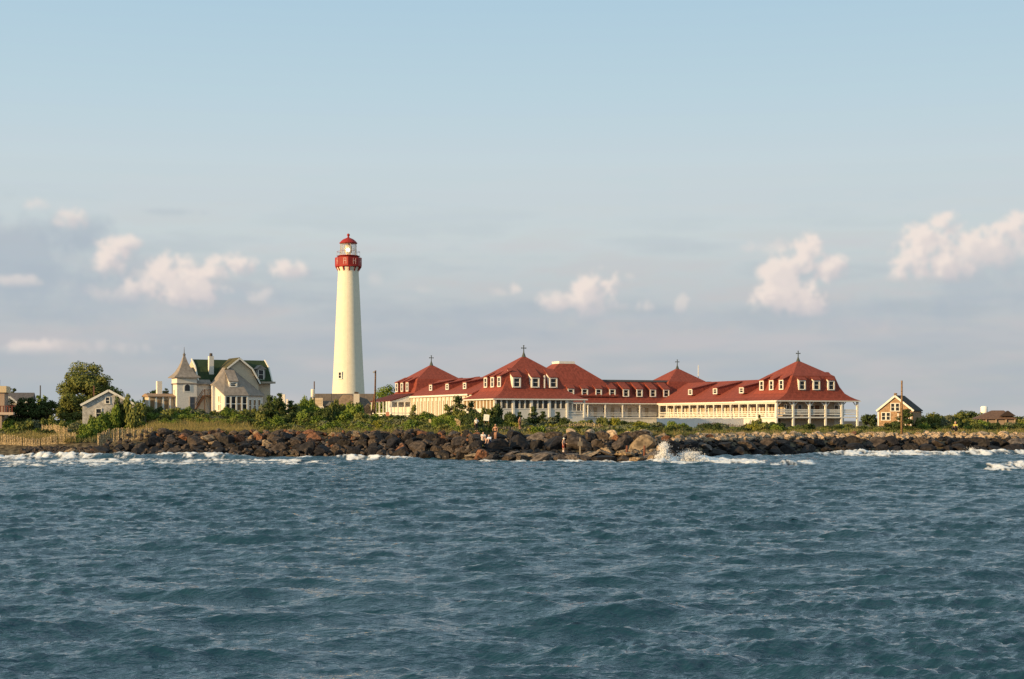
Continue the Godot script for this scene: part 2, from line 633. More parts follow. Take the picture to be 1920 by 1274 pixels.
func land_height(px: float, d: float) -> float:
	var q := d - shore(px)
	var top := curve([[-400, 3.9], [0, 4.2], [150, 4.6], [260, 5.0], [560, 5.0], [700, 4.6], [860, 4.1], [980, 3.7], [2200, 3.7]], px)
	var rock := 3.0
	var a := [[-30, -4], [-5, -1.5], [0, -0.25], [9, 2.8], [14, 3.3], [24, top], [4000, top + 1.0]]
	var beach := [[-30, -4], [-5, -1.0], [0, 0.1], [5, 1.0], [6.5, 1.9], [9, 2.2], [20, 2.9], [40, top], [4000, top + 1.0]]
	var shelf := [[-30, -4], [-5, -1.5], [0, -0.4], [4, 0.5], [11, 0.75], [18, 2.5], [26, 2.9], [40, 3.3], [60, top], [4000, top + 1.0]]
	var right := [[-30, -4], [-5, -1.5], [0, -0.4], [6, 1.9], [12, 2.7], [18, 2.9], [30, top - 0.25], [4000, top + 1.0]]
	var h := curve(a, q)
	h = lerpf(curve(beach, q), h, smoothstep(225.0, 300.0, px))
	h = lerpf(h, curve(shelf, q), smoothstep(870.0, 920.0, px) * smoothstep(1290.0, 1230.0, px))
	h = lerpf(h, curve(right, q), smoothstep(1230.0, 1300.0, px))
	return h

func ground(px: float, d: float) -> Vector3:
	return Vector3((px - 960.0) / FOCAL * d, land_height(px, d) + 0.12 * noise.get_noise_2d((px - 960.0) / FOCAL * d * 4.0, d * 4.0), -d)

func build_land() -> void:
	var s := Shape.new(true)
	var pxs := [-9000.0, -4000.0, -1800.0, -900.0]
	var px := -500.0
	while px < 2420.0:
		pxs.append(px)
		px += 9.0
	pxs.append_array([2900.0, 3800.0, 6000.0, 11000.0])
	var qs := [-30.0, -12.0, -5.0]
	var q := -2.0
	while q < 60.0:
		qs.append(q)
		q += 0.9 if q < 30.0 else 3.0
	qs.append_array([75.0, 100.0, 150.0, 260.0, 500.0, 1200.0, 3500.0])
	var p := []
	for j in qs.size():
		for i in pxs.size():
			p.append(ground(pxs[i], shore(pxs[i]) + qs[j]))
	var w := pxs.size()
	for j in qs.size() - 1:
		for i in w - 1:
			s.quad(p[j * w + i], p[(j + 1) * w + i], p[(j + 1) * w + i + 1], p[j * w + i + 1])
	var m := mat("dune_sand", 0.19, 0.155, 0.095, 0.95, grey_texture("ground", 0.03, 0.45, 5), 0.09, bump_texture("ground_bump", 0.06, 3.0), 0.7)
	tag(part("ground", s, m, self), "sandy dune and shore under the grass and shrubs", "", "", "structure")

# ------------------------------------------------------------------ rocks
func rock_mesh(seed_: int, flat: float) -> ArrayMesh:
	var r := RandomNumberGenerator.new()
	r.seed = seed_
	var planes := []
	for k in 10:
		var nrm := Vector3(r.randfn(), r.randfn(), r.randfn()).normalized()
		planes.append([nrm, r.randf_range(0.55, 0.92)])
	var fn := FastNoiseLite.new()
	fn.seed = seed_
	fn.frequency = 0.9
	var sph := SphereMesh.new()
	sph.radial_segments = 22
	sph.rings = 12
	sph.radius = 1.0
	sph.height = 2.0
	var arr := sph.get_mesh_arrays()
	var v: PackedVector3Array = arr[Mesh.ARRAY_VERTEX]
	for i in v.size():
		var d := v[i].normalized()
		var rad := 1.35
		for pl in planes:
			var c: float = d.dot(pl[0])
			if c > 0.05:
				rad = minf(rad, pl[1] / c)
		rad *= 1.0 + 0.04 * fn.get_noise_3dv(d * 2.0) + 0.03 * fn.get_noise_3dv(d * 6.0)
		v[i] = d * rad * Vector3(1, flat, 0.9)
	var s := Shape.new()
	var idx: PackedInt32Array = arr[Mesh.ARRAY_INDEX]
	for i in range(0, idx.size(), 3):
		s.tri(v[idx[i]], v[idx[i + 1]], v[idx[i + 2]])
	return s.mesh()

var landmarks := [[195, "the beach fence"], [300, "the paling fence"], [385, "the pointed turret"], [480, "the gabled mansion"], [575, "the dark cedars"], [625, "the transformer pole"], [690, "the lighthouse"], [770, "the tall pole"], [880, "the chapel wing"], [945, "the white notice board"], [1010, "the people"], [1120, "the wooden signpost"], [1225, "the courtyard porch"], [1330, "the breaking splash"], [1455, "the sunlit porch"], [1625, "the corner pavilion"], [1735, "the brown cottage"], [1830, "the far trees"], [2200, "the low brown roof"]]

func landmark(px: float) -> String:
	for l in landmarks:
		if px < l[0]:
			return l[1]
	return landmarks[-1][1]

const ORDINAL := ["", "second ", "third ", "fourth ", "fifth ", "sixth ", "seventh ", "eighth ", "ninth ", "tenth ", "eleventh ", "twelfth ", "thirteenth ", "fourteenth ", "fifteenth ", "sixteenth ", "seventeenth ", "eighteenth ", "nineteenth ", "twentieth "]

# gives each of many alike things a label that singles it out: its look, its row, a landmark, then its turn from the left
func label_all(list: Array, tail: String) -> void:
	var by := {}
	for e in list:                                   # [node, px, look, where]
		var k: String = e[2] + "|" + e[3] + "|" + landmark(e[1])
		if not by.has(k):
			by[k] = []
		by[k].append(e)
	for k in by:
		var a: Array = by[k]
		a.sort_custom(func(x, y): return x[1] < y[1])
		for i in a.size():
			var t: String = "%s %s %s" % [a[i][2], a[i][3], tail % landmark(a[i][1])]
			if a.size() > 1:
				t += ", " + (ORDINAL[mini(i, 19)] + "from left" if i > 0 else "leftmost there")
			a[i][0].set_meta("label", t)

func build_rocks() -> void:
	var meshes := []
	for k in 9:
		meshes.append(rock_mesh(100 + k * 7, 0.72 if k < 6 else 0.45))
	var t := grey_texture("rock", 0.022, 0.55, 5)
	var b := bump_texture("rock_bump", 0.03, 6.0, 5)
	var looks := {
		"black": mat("rock_black", 0.029, 0.025, 0.025, 0.7, t, 0.35, b, 0.8),  # near black: wet stone, with front-face shade put into the colour
		"dark brown": mat("rock_dark_brown", 0.105, 0.083, 0.069, 0.85, t, 0.35, b, 0.8),
		"reddish": mat("rock_reddish", 0.27, 0.13, 0.075, 0.9, t, 0.35, b, 0.8),
		"tan": mat("rock_tan", 0.42, 0.31, 0.195, 0.9, t, 0.35, b, 0.8),
		"grey": mat("rock_grey", 0.19, 0.16, 0.14, 0.9, t, 0.35, b, 0.8),
		"pale": mat("rock_pale", 0.66, 0.50, 0.34, 0.9, t, 0.35, b, 0.8),
	}
	var r := RandomNumberGenerator.new()
	r.seed = 4
	var made := []
	var place := func(px: float, q: float, h: float, half: float, tall: float, look: String, where: String, flat: bool):
		var d := shore(px) + q
		var o := put("boulder", meshes[r.randi_range(6, 8) if flat else r.randi_range(0, 5)], looks[look])
		o.position = Vector3((px - 960.0) / FOCAL * d, h, -d)
		o.basis = Basis.from_euler(Vector3(r.randf_range(-0.35, 0.35), r.randf() * TAU, r.randf_range(-0.3, 0.3))) .scaled_local(Vector3(half, tall / (0.45 if flat else 0.72), half * r.randf_range(0.8, 1.1)))
		tag(o, "", "boulder", "boulders of the sea wall")
		made.append([o, px, look + (" slab" if flat else " boulder"), where])
	var pick := func(weights: Array) -> String:
		var x := r.randf()
		for w in weights:
			x -= w[1]
			if x < 0.0:
				return w[0]
		return weights[0][0]
	var low := [["black", 0.70], ["dark brown", 0.20], ["reddish", 0.04], ["grey", 0.06]]
	var mid := [["black", 0.46], ["dark brown", 0.28], ["reddish", 0.14], ["tan", 0.06], ["grey", 0.06]]
	var high := [["dark brown", 0.36], ["black", 0.18], ["reddish", 0.24], ["tan", 0.12], ["grey", 0.10]]
	# left wall, five courses
	var courses := [[0.9, 0.25, 0.85, 1.35, low, "at the waterline"], [2.6, 0.95, 0.85, 1.45, low, "in the second course"], [4.3, 1.65, 0.8, 1.4, mid, "in the third course"], [6.0, 2.3, 0.7, 1.3, mid, "in the fourth course"], [8.4, 2.95, 0.5, 1.15, high, "on the top course"]]
	var px := 0.0
	for c in courses:
		px = 186.0 + c[0] * 3.5
		while px < 900.0:
			var half: float = r.randf_range(c[2], c[3])
			if px < 285.0 and c[1] > 1.5:
				px = 288.0
			place.call(px, c[0] + r.randf() * 0.9, c[1] + r.randf() * 0.25, half, half * r.randf_range(0.5, 0.78), pick.call(c[4]), c[5], false)
			px += half * 2.0 / 0.0735 * r.randf_range(0.86, 1.0)
	# scattered stones at the beach end
	for e in [[60, 0.9, "black"], [78, 0.8, "black"], [92, 0.7, "black"], [130, 1.2, "tan"], [145, 0.9, "dark brown"], [160, 0.8, "dark brown"], [176, 0.9, "reddish"], [190, 0.9, "black"], [135, 0.6, "grey"]]:
		place.call(e[0], 1.6 + r.randf(), 0.35, e[1], e[1] * 0.62, e[2], "at the beach end", false)
	# middle: ledge of flat slabs before a dark bank
	px = 885.0
	while px < 1240.0:
		var half := r.randf_range(0.9, 1.7)
		place.call(px, 0.6 + r.randf() * 0.8, 0.22, half, r.randf_range(0.42, 0.62), pick.call([["tan", 0.22 if px < 1080 else 0.08], ["grey", 0.28], ["black", 0.28], ["dark brown", 0.22]]), "on the low ledge", false)
		px += half * 2.0 / 0.065 * 0.82
	px = 905.0
	while px < 1225.0:
		var half := r.randf_range(1.2, 2.0)
		place.call(px, 3.0 + r.randf(), 0.72, half, 0.26, pick.call([["grey", 0.2 if px < 1000 else 0.6], ["tan", 0.75 if px < 1000 else 0.15], ["dark brown", 0.2]]), "on the low ledge", true)
		px += half * 2.0 / 0.067 * 0.85
	px = 890.0
	while px < 1260.0:
		var half := r.randf_range(1.3, 2.1)
		place.call(px, 12.5 + r.randf() * 1.5, 1.45 + r.randf() * 0.3, half, r.randf_range(0.9, 1.25), pick.call([["black", 0.8], ["dark brown", 0.15], ["grey", 0.05]] if px < 1165.0 else [["grey", 0.5], ["dark brown", 0.3], ["tan", 0.2]]), "in the dark bank", false)
		px += half * 2.0 / 0.07 * 0.82
	px = 900.0
	while px < 1250.0:
		var half := r.randf_range(0.9, 1.6)
		place.call(px, 16.5 + r.randf() * 1.5, 2.5 + r.randf() * 0.3, half, r.randf_range(0.6, 0.85), pick.call([["black", 0.5], ["dark brown", 0.3], ["grey", 0.2]]) if px < 1090 else pick.call([["grey", 0.45], ["tan", 0.25], ["dark brown", 0.3]]), "on the bank top", false)
		px += half * 2.0 / 0.072 * 0.95
	# right: dark wet wall under a pale heap
	px = 1245.0
	while px < 2090.0:
		var half := r.randf_range(1.1, 1.9)
		place.call(px, 1.0 + r.randf() * 1.0, 0.35, half, r.randf_range(0.75, 1.0), pick.call([["black", 0.85], ["dark brown", 0.15]]), "at the waterline", false)
		px += half * 2.0 / 0.078 * 0.86
	px = 1255.0
	while px < 2090.0:
		var half := r.randf_range(1.1, 1.8)
		place.call(px, 3.8 + r.randf(), 1.45 + r.randf() * 0.15, half, r.randf_range(0.65, 0.9), pick.call([["black", 0.72], ["dark brown", 0.2], ["grey", 0.08]]), "in the second course", false)
		px += half * 2.0 / 0.079 * 0.86
	px = 1110.0
	while px < 2090.0:
		var half := r.randf_range(0.55, 1.05)
		var left := px < 1250.0
		place.call(px, (19.5 if left else 9.6) + r.randf() * 1.5, (3.0 if left else 2.62) + r.randf() * 0.2, half, half * 0.6, pick.call([["pale", 0.42], ["tan", 0.34], ["grey", 0.12], ["reddish", 0.12]]), "in the pale heap", false)
		px += half * 2.0 / 0.08 * 1.7
	for e in [[1145, 17.5, 3.0, 1.15, "pale"], [1157, 16.5, 2.6, 0.8, "reddish"], [1070, 18.5, 3.35, 0.8, "pale"]]:
		place.call(e[0], e[1], e[2], e[3], e[3] * 0.62, e[4], "beside the signpost bank", false)
	label_all(made, "below %s")
	# small stones between the boulders, past counting
	for set_ in [["pale", 1235, 2090, 7.5, 13.5, 2.05, 3.0, 550], ["tan", 1120, 2090, 7.0, 12.5, 1.9, 2.9, 600], ["dark brown", 190, 900, 0.0, 9.5, 0.0, 3.2, 420], ["reddish", 290, 900, 2.0, 10.0, 0.8, 3.2, 220], ["grey", 290, 900, 0.5, 10.5, 0.3, 3.3, 260], ["grey", 900, 1250, 14.0, 22.0, 2.0, 3.2, 350], ["dark brown", 40, 190, 0.5, 5.0, 0.1, 1.0, 240], ["black", 1240, 2090, -0.5, 7.5, 0.0, 2.2, 900], ["black", 885, 1250, -0.5, 17.0, 0.0, 2.4, 600]]:
		var mm := MultiMesh.new()
		mm.transform_format = MultiMesh.TRANSFORM_3D
		mm.mesh = meshes[3]
		mm.instance_count = set_[7]
		for i in set_[7]:
			var x := r.randf_range(set_[1], set_[2])
			var f := r.randf()
			var q: float = lerpf(set_[3], set_[4], f)
			var d := shore(x) + q
			var s := r.randf_range(0.15, 0.5) if set_[0] != "pale" else r.randf_range(0.2, 0.62)
			var y: float = land_height(x, d) + s * 0.4
			if set_[1] > 180 and set_[2] == 900:
				y = lerpf(0.2, 3.5, f) + s * 0.25
			mm.set_instance_transform(i, Transform3D(Basis.from_euler(Vector3(r.randf() * 6.0, r.randf() * 6.0, r.randf() * 6.0)).scaled(Vector3(s, s * 0.75, s)), Vector3((x - 960.0) / FOCAL * d, y, -d)))
		var o := MultiMeshInstance3D.new()
		o.name = numbered("rubble")
		o.multimesh = mm
		o.material_override = looks[set_[0]]
		add_child(o)
		tag(o, "small %s stones filling the gaps of the sea wall below %s" % [set_[0], landmark((set_[1] + set_[2]) * 0.5)], "", "", "stuff")

# ------------------------------------------------------------------ plants
# leaves spread through and over a set of ellipsoids: [centre, radii]
func foliage(seed_: int, blobs: Array, count: int, size: float, a: Color, b: Color) -> ArrayMesh:
	var r := RandomNumberGenerator.new()
	r.seed = seed_
	var v := PackedVector3Array()
	var nn := PackedVector3Array()
	var cc := PackedColorArray()
	var total := 0.0
	for e in blobs:
		total += e[1].x * e[1].y
	for e in blobs:
		var c: Vector3 = e[0]
		var rad: Vector3 = e[1]
		var tint := r.randf()
		for k in int(count * rad.x * rad.y / total):
			var dir := Vector3(r.randfn(), r.randfn(), r.randfn()).normalized()
			var p := c + dir * rad * (pow(r.randf(), 0.45) * 1.08)
			var nrm := (dir * 0.9 + Vector3(r.randfn(), r.randfn() + 0.4, r.randfn()) * 0.6).normalized()
			var x := nrm.cross(Vector3(r.randfn(), r.randfn(), r.randfn())).normalized() * size * r.randf_range(0.5, 1.1)
			var y := nrm.cross(x).normalized() * size * r.randf_range(0.28, 0.6)
			var col := a.lerp(b, clampf(tint * 0.6 + r.randf() * 0.5, 0, 1))
			for t in [[p - x, p + y, p + x], [p - x, p + x, p - y]]:
				v.append(t[0]); v.append(t[1]); v.append(t[2])
				for i in 3:
					nn.append(nrm)
					cc.append(col)
	var arr := []
	arr.resize(Mesh.ARRAY_MAX)
	arr[Mesh.ARRAY_VERTEX] = v
	arr[Mesh.ARRAY_NORMAL] = nn
	arr[Mesh.ARRAY_COLOR] = cc
	var m := ArrayMesh.new()
	m.add_surface_from_arrays(Mesh.PRIMITIVE_TRIANGLES, arr)
	return m

func leaf_mat() -> StandardMaterial3D:
	if not mats.has("leaf"):
		var m := StandardMaterial3D.new()
		m.resource_name = "leaf"
		m.vertex_color_use_as_albedo = true
		m.roughness = 0.75
		m.metallic_specular = 0.25
		m.cull_mode = BaseMaterial3D.CULL_DISABLED
		m.backlight_enabled = true
		m.backlight = Color(0.07, 0.09, 0.02).linear_to_srgb()
		mats["leaf"] = m
	return mats["leaf"]

const GREENS := {
	"bright green": [Color(0.100, 0.150, 0.026), Color(0.200, 0.260, 0.050)],
	"olive": [Color(0.108, 0.128, 0.034), Color(0.215, 0.228, 0.066)],
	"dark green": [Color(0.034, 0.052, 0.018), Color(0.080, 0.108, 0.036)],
	"grey-green": [Color(0.105, 0.122, 0.066), Color(0.200, 0.212, 0.122)],
	"yellow-green": [Color(0.16, 0.17, 0.024), Color(0.30, 0.28, 0.046)],
	"straw": [Color(0.22, 0.18, 0.07), Color(0.40, 0.33, 0.14)],
}

func shrub_mesh(seed_: int, look: String, count := 1700, size := 0.105) -> ArrayMesh:
	var r := RandomNumberGenerator.new()
	r.seed = seed_
	var blobs := [[Vector3(0, 0.42, 0), Vector3(0.7, 0.42, 0.62)]]
	for k in 8:
		var t := r.randf() * TAU
		blobs.append([Vector3(cos(t) * r.randf_range(0.25, 0.72), r.randf_range(0.3, 0.82), sin(t) * r.randf_range(0.2, 0.6)), Vector3(1, 0.8, 1) * r.randf_range(0.16, 0.34)])
	return foliage(seed_, blobs, count, size, GREENS[look][0], GREENS[look][1])

func cedar_mesh(seed_: int, look := "dark green") -> ArrayMesh:      # unit height, ragged pointed sprays
	var r := RandomNumberGenerator.new()
	r.seed = seed_
	var blobs := []
	for k in 26:
		var y := pow(r.randf(), 1.15)
		var t := r.randf() * TAU
		var out := (1.0 - y) * 0.40 * r.randf_range(0.3, 1.15)
		blobs.append([Vector3(cos(t) * out, 0.06 + y * 0.9, sin(t) * out), Vector3(0.13, 0.07, 0.13) * r.randf_range(0.7, 1.25)])
	return foliage(seed_, blobs, 1500, 0.05, GREENS[look][0], GREENS[look][1])

func scatter(called: String, label: String, mesh: Mesh, m: Material, list: Array) -> void:
	var mm := MultiMesh.new()
	mm.transform_format = MultiMesh.TRANSFORM_3D
	mm.mesh = mesh
	mm.instance_count = list.size()
	for i in list.size():
		mm.set_instance_transform(i, list[i])
	var o := MultiMeshInstance3D.new()
	o.name = numbered(called)
	o.multimesh = mm
	o.material_override = m
	add_child(o)
	tag(o, label, "", "", "stuff")

# the skyline of the dune plants against what stands behind: pixel column, pixel row
var brush_top := [[-200, 782], [0, 783], [60, 778], [110, 783], [150, 789], [190, 782], [210, 770], [245, 757], [300, 764], [330, 766], [380, 771], [430, 771], [470, 771], [500, 757], [530, 754], [560, 754], [600, 757], [640, 752], [672, 760], [700, 778], [740, 780], [790, 782], [830, 774], [865, 770], [900, 770], [940, 772], [975, 782], [1010, 788], [1060, 788], [1110, 787], [1160, 787], [1200, 788], [1230, 792], [1290, 797], [1400, 798], [1455, 796], [1500, 801], [1620, 801], [1650, 796], [1700, 789], [1730, 785], [1830, 785], [1860, 795], [1960, 796]]

func build_plants() -> void:
	var r := RandomNumberGenerator.new()
	r.seed = 9
	var kinds := ["bright green", "olive", "dark green", "grey-green", "yellow-green"]
	var meshes := {}
	for k in kinds:
		meshes[k] = []
		for i in 3:
			meshes[k].append(shrub_mesh(kinds.find(k) * 10 + i, k))
	var made := []
	var shrub := func(px: float, top: float, wide: float, d: float, look: String, where: String):
		var base := ground(px, d)
		base.y -= 0.15
		var tall: float = EYE + (HORIZON - top) / FOCAL * d - base.y
		if tall < 0.35:
			tall = 0.35
		var o := put("shrub", meshes[look][r.randi() % 3], leaf_mat())
		o.position = base
		var half: float = wide / FOCAL * d * 0.5
		o.basis = Basis(Vector3.UP, r.randf() * TAU) * Basis.from_scale(Vector3(half, tall * r.randf_range(1.0, 1.2), half * r.randf_range(0.8, 1.1)))
		tag(o, "", "shrub", "shrubs on the dune")
		made.append([o, px, look + " shrub", where])
	var mix := func(px: float) -> String:
		var x := r.randf()
		if px < 900:
			return "bright green" if x < 0.4 else "olive" if x < 0.68 else "dark green" if x < 0.84 else "grey-green"
		if px < 1240:
			return "grey-green" if x < 0.38 else "olive" if x < 0.6 else "yellow-green" if x < 0.78 else "dark green"
		return "dark green" if x < 0.35 else "olive" if x < 0.6 else "bright green" if x < 0.82 else "grey-green"
	var px := -20.0
	while px < 2080.0:
		var far_q := 30.0 if px < 900 or px > 1240 else 52.0
		var d := shore(px) + far_q + r.randf_range(-2.0, 3.0)
		var w := r.randf_range(26.0, 50.0)
		shrub.call(px, curve(brush_top, px) + r.randf_range(-5.0, 4.0), w * 1.15, d, mix.call(px), "on the dune crest")
		px += w * r.randf_range(0.5, 0.75)
	px = -10.0
	while px < 1950.0:
		if not (px > 120 and px < 140):
			var far_q := 22.0 if px < 880 or px > 1240 else 42.0
			var d := shore(px) + far_q + r.randf_range(-1.5, 2.0)
			var w := r.randf_range(26.0, 46.0)
			var mid := lerpf(curve(brush_top, px), 806.0, 0.33)
			shrub.call(px, mid + r.randf_range(-5.0, 5.0), w * 1.25, d, mix.call(px), "half-way up the dune")
			px += w * r.randf_range(0.62, 0.9)
		else:
			px += 20.0
	for e in [[232, 753, 46, 21.0, "dark green"], [214, 766, 44, 20.0, "bright green"], [196, 776, 44, 19.0, "bright green"], [252, 752, 52, 20.0, "olive"], [176, 784, 40, 20.0, "olive"], [165, 800, 50, 9.0, "bright green"], [150, 815, 40, 8.0, "bright green"], [178, 788, 40, 13.0, "bright green"], [705, 788, 26, 18.0, "yellow-green"], [712, 795, 22, 16.0, "yellow-green"], [1262, 797, 40, 24.0, "olive"], [1420, 786, 30, 26.0, "olive"], [1412, 793, 50, 24.0, "yellow-green"], [1010, 800, 50, 24.0, "bright green"], [960, 806, 40, 23.0, "grey-green"]]:
		shrub.call(e[0], e[1], e[2], shore(e[0]) + e[3], e[4], "above the rocks")
	label_all(made, "before %s")
	# low growth and grass, past counting
	var low := {}
	for k in kinds:
		low[k] = []
	var clump := {}
	for k in kinds:
		clump[k] = shrub_mesh(200 + kinds.find(k), k, 420, 0.15)
	for i in 1900:
		var x := r.randf_range(-120.0, 2090.0)
		var lo := 13.5 if x > 200 and x < 900 else 24.0 if x >= 900 and x < 1250 else 15.0 if x >= 1250 else 14.0
		var d := shore(x) + r.randf_range(lo, lo + (17.0 if x < 900 else 22.0))
		var s := r.randf_range(0.45, 1.2) * (1.0 if x < 1230 else 0.6)
		if x > 240.0 and x < 480.0 and d - shore(x) < 19.0:
			continue
		var look: String = mix.call(x)
		low[look].append(Transform3D(Basis(Vector3.UP, r.randf() * TAU) * Basis.from_scale(Vector3(s * 1.3, s * r.randf_range(0.9, 1.4), s * 1.3)), ground(x, d)))
	for k in kinds:
		scatter("ground_cover", "low %s growth covering the dune between the shrubs" % k, clump[k], leaf_mat(), low[k])
	for g in [["straw", 1.0, 4800, "dry straw-coloured dune grass on the slope"], ["grey-green", 0.8, 3000, "grey-green beach grass on the dune"], ["olive", 0.9, 2600, "olive beach grass on the dune and behind the rocks"]]:
		var gv := RandomNumberGenerator.new()
		gv.seed = g[2]
		var st := SurfaceTool.new()
		st.begin(Mesh.PRIMITIVE_TRIANGLES)
		for k in 22:
			var base := Vector3(gv.randfn() * 0.22, 0, gv.randfn() * 0.22)
			var tip := base + Vector3(gv.randfn() * 0.25, gv.randf_range(0.45, 1.0), gv.randfn() * 0.2)
			var side := Vector3(gv.randfn(), 0, gv.randfn()).normalized() * 0.035
			var col: Color = GREENS[g[0]][0].lerp(GREENS[g[0]][1], gv.randf())
			for p in [base - side, tip, base + side]:
				st.set_color(col)
				st.add_vertex(p)
		st.generate_normals()
		var list := []
		for i in g[2]:
			var x := r.randf_range(-120.0, 2090.0)
			if g[0] == "straw" and r.randf() < 0.7:
				x = [r.randf_range(-30, 140), r.randf_range(205, 420), r.randf_range(280, 470)][r.randi() % 3]
			var lo := 6.5 if x < 180 else 13.0 if x < 300 else 10.5 if x < 900 else 22.0 if x < 1250 else 13.0
			var d := shore(x) + lo + r.randf() * r.randf() * (14.0 if g[0] == "straw" else 26.0)
			list.append(Transform3D(Basis(Vector3.UP, r.randf() * TAU).scaled(Vector3.ONE * r.randf_range(0.6, 1.15) * g[1]), ground(x, d)))
		scatter("beach_grass", g[3], st.commit(), leaf_mat(), list)
	# cedars and other single trees on the dune
	var cedars := [cedar_mesh(301), cedar_mesh(302), cedar_mesh(303, "olive")]
	for e in [[505, 742, 44, 243, 0, "pointed dark cedar by the mansion's porch, nearest the window bay"], [524, 738, 34, 246, 1, "slim dark cedar with a sharp tip beside the mansion's right corner"], [545, 752, 40, 245, 1, "lower dark cedar outermost of the three beside the mansion"],
			[858, 743, 56, 236, 0, "broad dark cedar in front of the chapel wing's right end"], [838, 757, 34, 236, 2, "small bushy cedar left of the broad one at the chapel wing"], [884, 753, 36, 238, 0, "ragged cedar between the chapel wing and the screened porch"], [1000, 763, 36, 252, 0, "dark cedar before the screened porch's white base, tallest there"], [1018, 772, 34, 252, 1, "low spreading cedar just right of the tallest at the screened porch"], [974, 773, 26, 250, 1, "little cedar at the foot of the screened porch's middle post"], [1046, 773, 30, 254, 1, "small dark cedar below the open end bay of the porch"], [776, 758, 26, 240, 2, "thin twiggy cedar at the chapel wing's left corner"], [1424, 778, 16, 262, 0, "small dark cedar against the sunlit white base of the corner pavilion"], [238, 737, 34, 246, 2, "scraggy bare-tipped cedar beside the grey cottage's right corner"], [1700, 768, 56, 262, 1, "dark wind-bent cedar before the brown cottage's porch"]]:
		var base := ground(e[0], e[3])
		var tall: float = EYE + (HORIZON - e[1]) / FOCAL * e[3] - base.y
		var o := thing("cedar_tree", e[5], "cedar tree", base, r.randf() * TAU, "cedars on the dune")
		var half: float = e[2] / FOCAL * e[3]
		var crown := put("crown", cedars[e[4]], leaf_mat(), o)
		crown.scale = Vector3(half * 1.15, tall, half * 1.15)
		var tr := Shape.new(true)
		tr.tube(Vector3(0, -0.2, 0), Vector3(0, tall * 0.7, 0), 0.12, 0.04, 6)
		part("trunk", tr, mat("bark", 0.09, 0.065, 0.045, 0.95), o)

func broadleaf(called: String, label: String, base: Vector3, tall: float, wide: float, look: String, seed_: int, leaves: int, leaf: float, clear := 0.25) -> Node3D:
	var r := RandomNumberGenerator.new()
	r.seed = seed_
	var o := thing(called, label, "tree", base)
	var tr := Shape.new(true)
	var fork := Vector3(r.randfn() * 0.1, tall * clear, 0)
	tr.tube(Vector3(0, -0.3, 0), fork, tall * 0.035, tall * 0.026, 8)
	var blobs := []
	var limbs := Shape.new(true)
	for k in 34:
		var t := TAU * k / 34.0 * 5.0 + r.randf()
		var y := r.randf_range(clear + 0.08, 0.88)
		var reach := wide * 0.5 * sqrt(maxf(0.05, 1.0 - pow((y - 0.52) / 0.52, 2.0))) * r.randf_range(0.45, 0.84)
		var c := Vector3(cos(t) * reach, y * tall, sin(t) * reach * 0.8)
		blobs.append([c, Vector3(1.15, 0.8, 1.1) * wide * r.randf_range(0.09, 0.16)])
		limbs.tube(fork.lerp(Vector3(0, y * tall * 0.75, 0), 0.6), c, tall * 0.014, tall * 0.004, 5)
	blobs.append([Vector3(0, tall * 0.6, 0), Vector3(wide * 0.28, tall * 0.22, wide * 0.24)])
	put("crown", foliage(seed_, blobs, leaves, leaf, GREENS[look][0], GREENS[look][1]), leaf_mat(), o)
	part("trunk", tr, mat("bark", 0.09, 0.065, 0.045, 0.95), o)
	part("limbs", limbs, mat("bark", 0.09, 0.065, 0.045, 0.95), o)
	return o

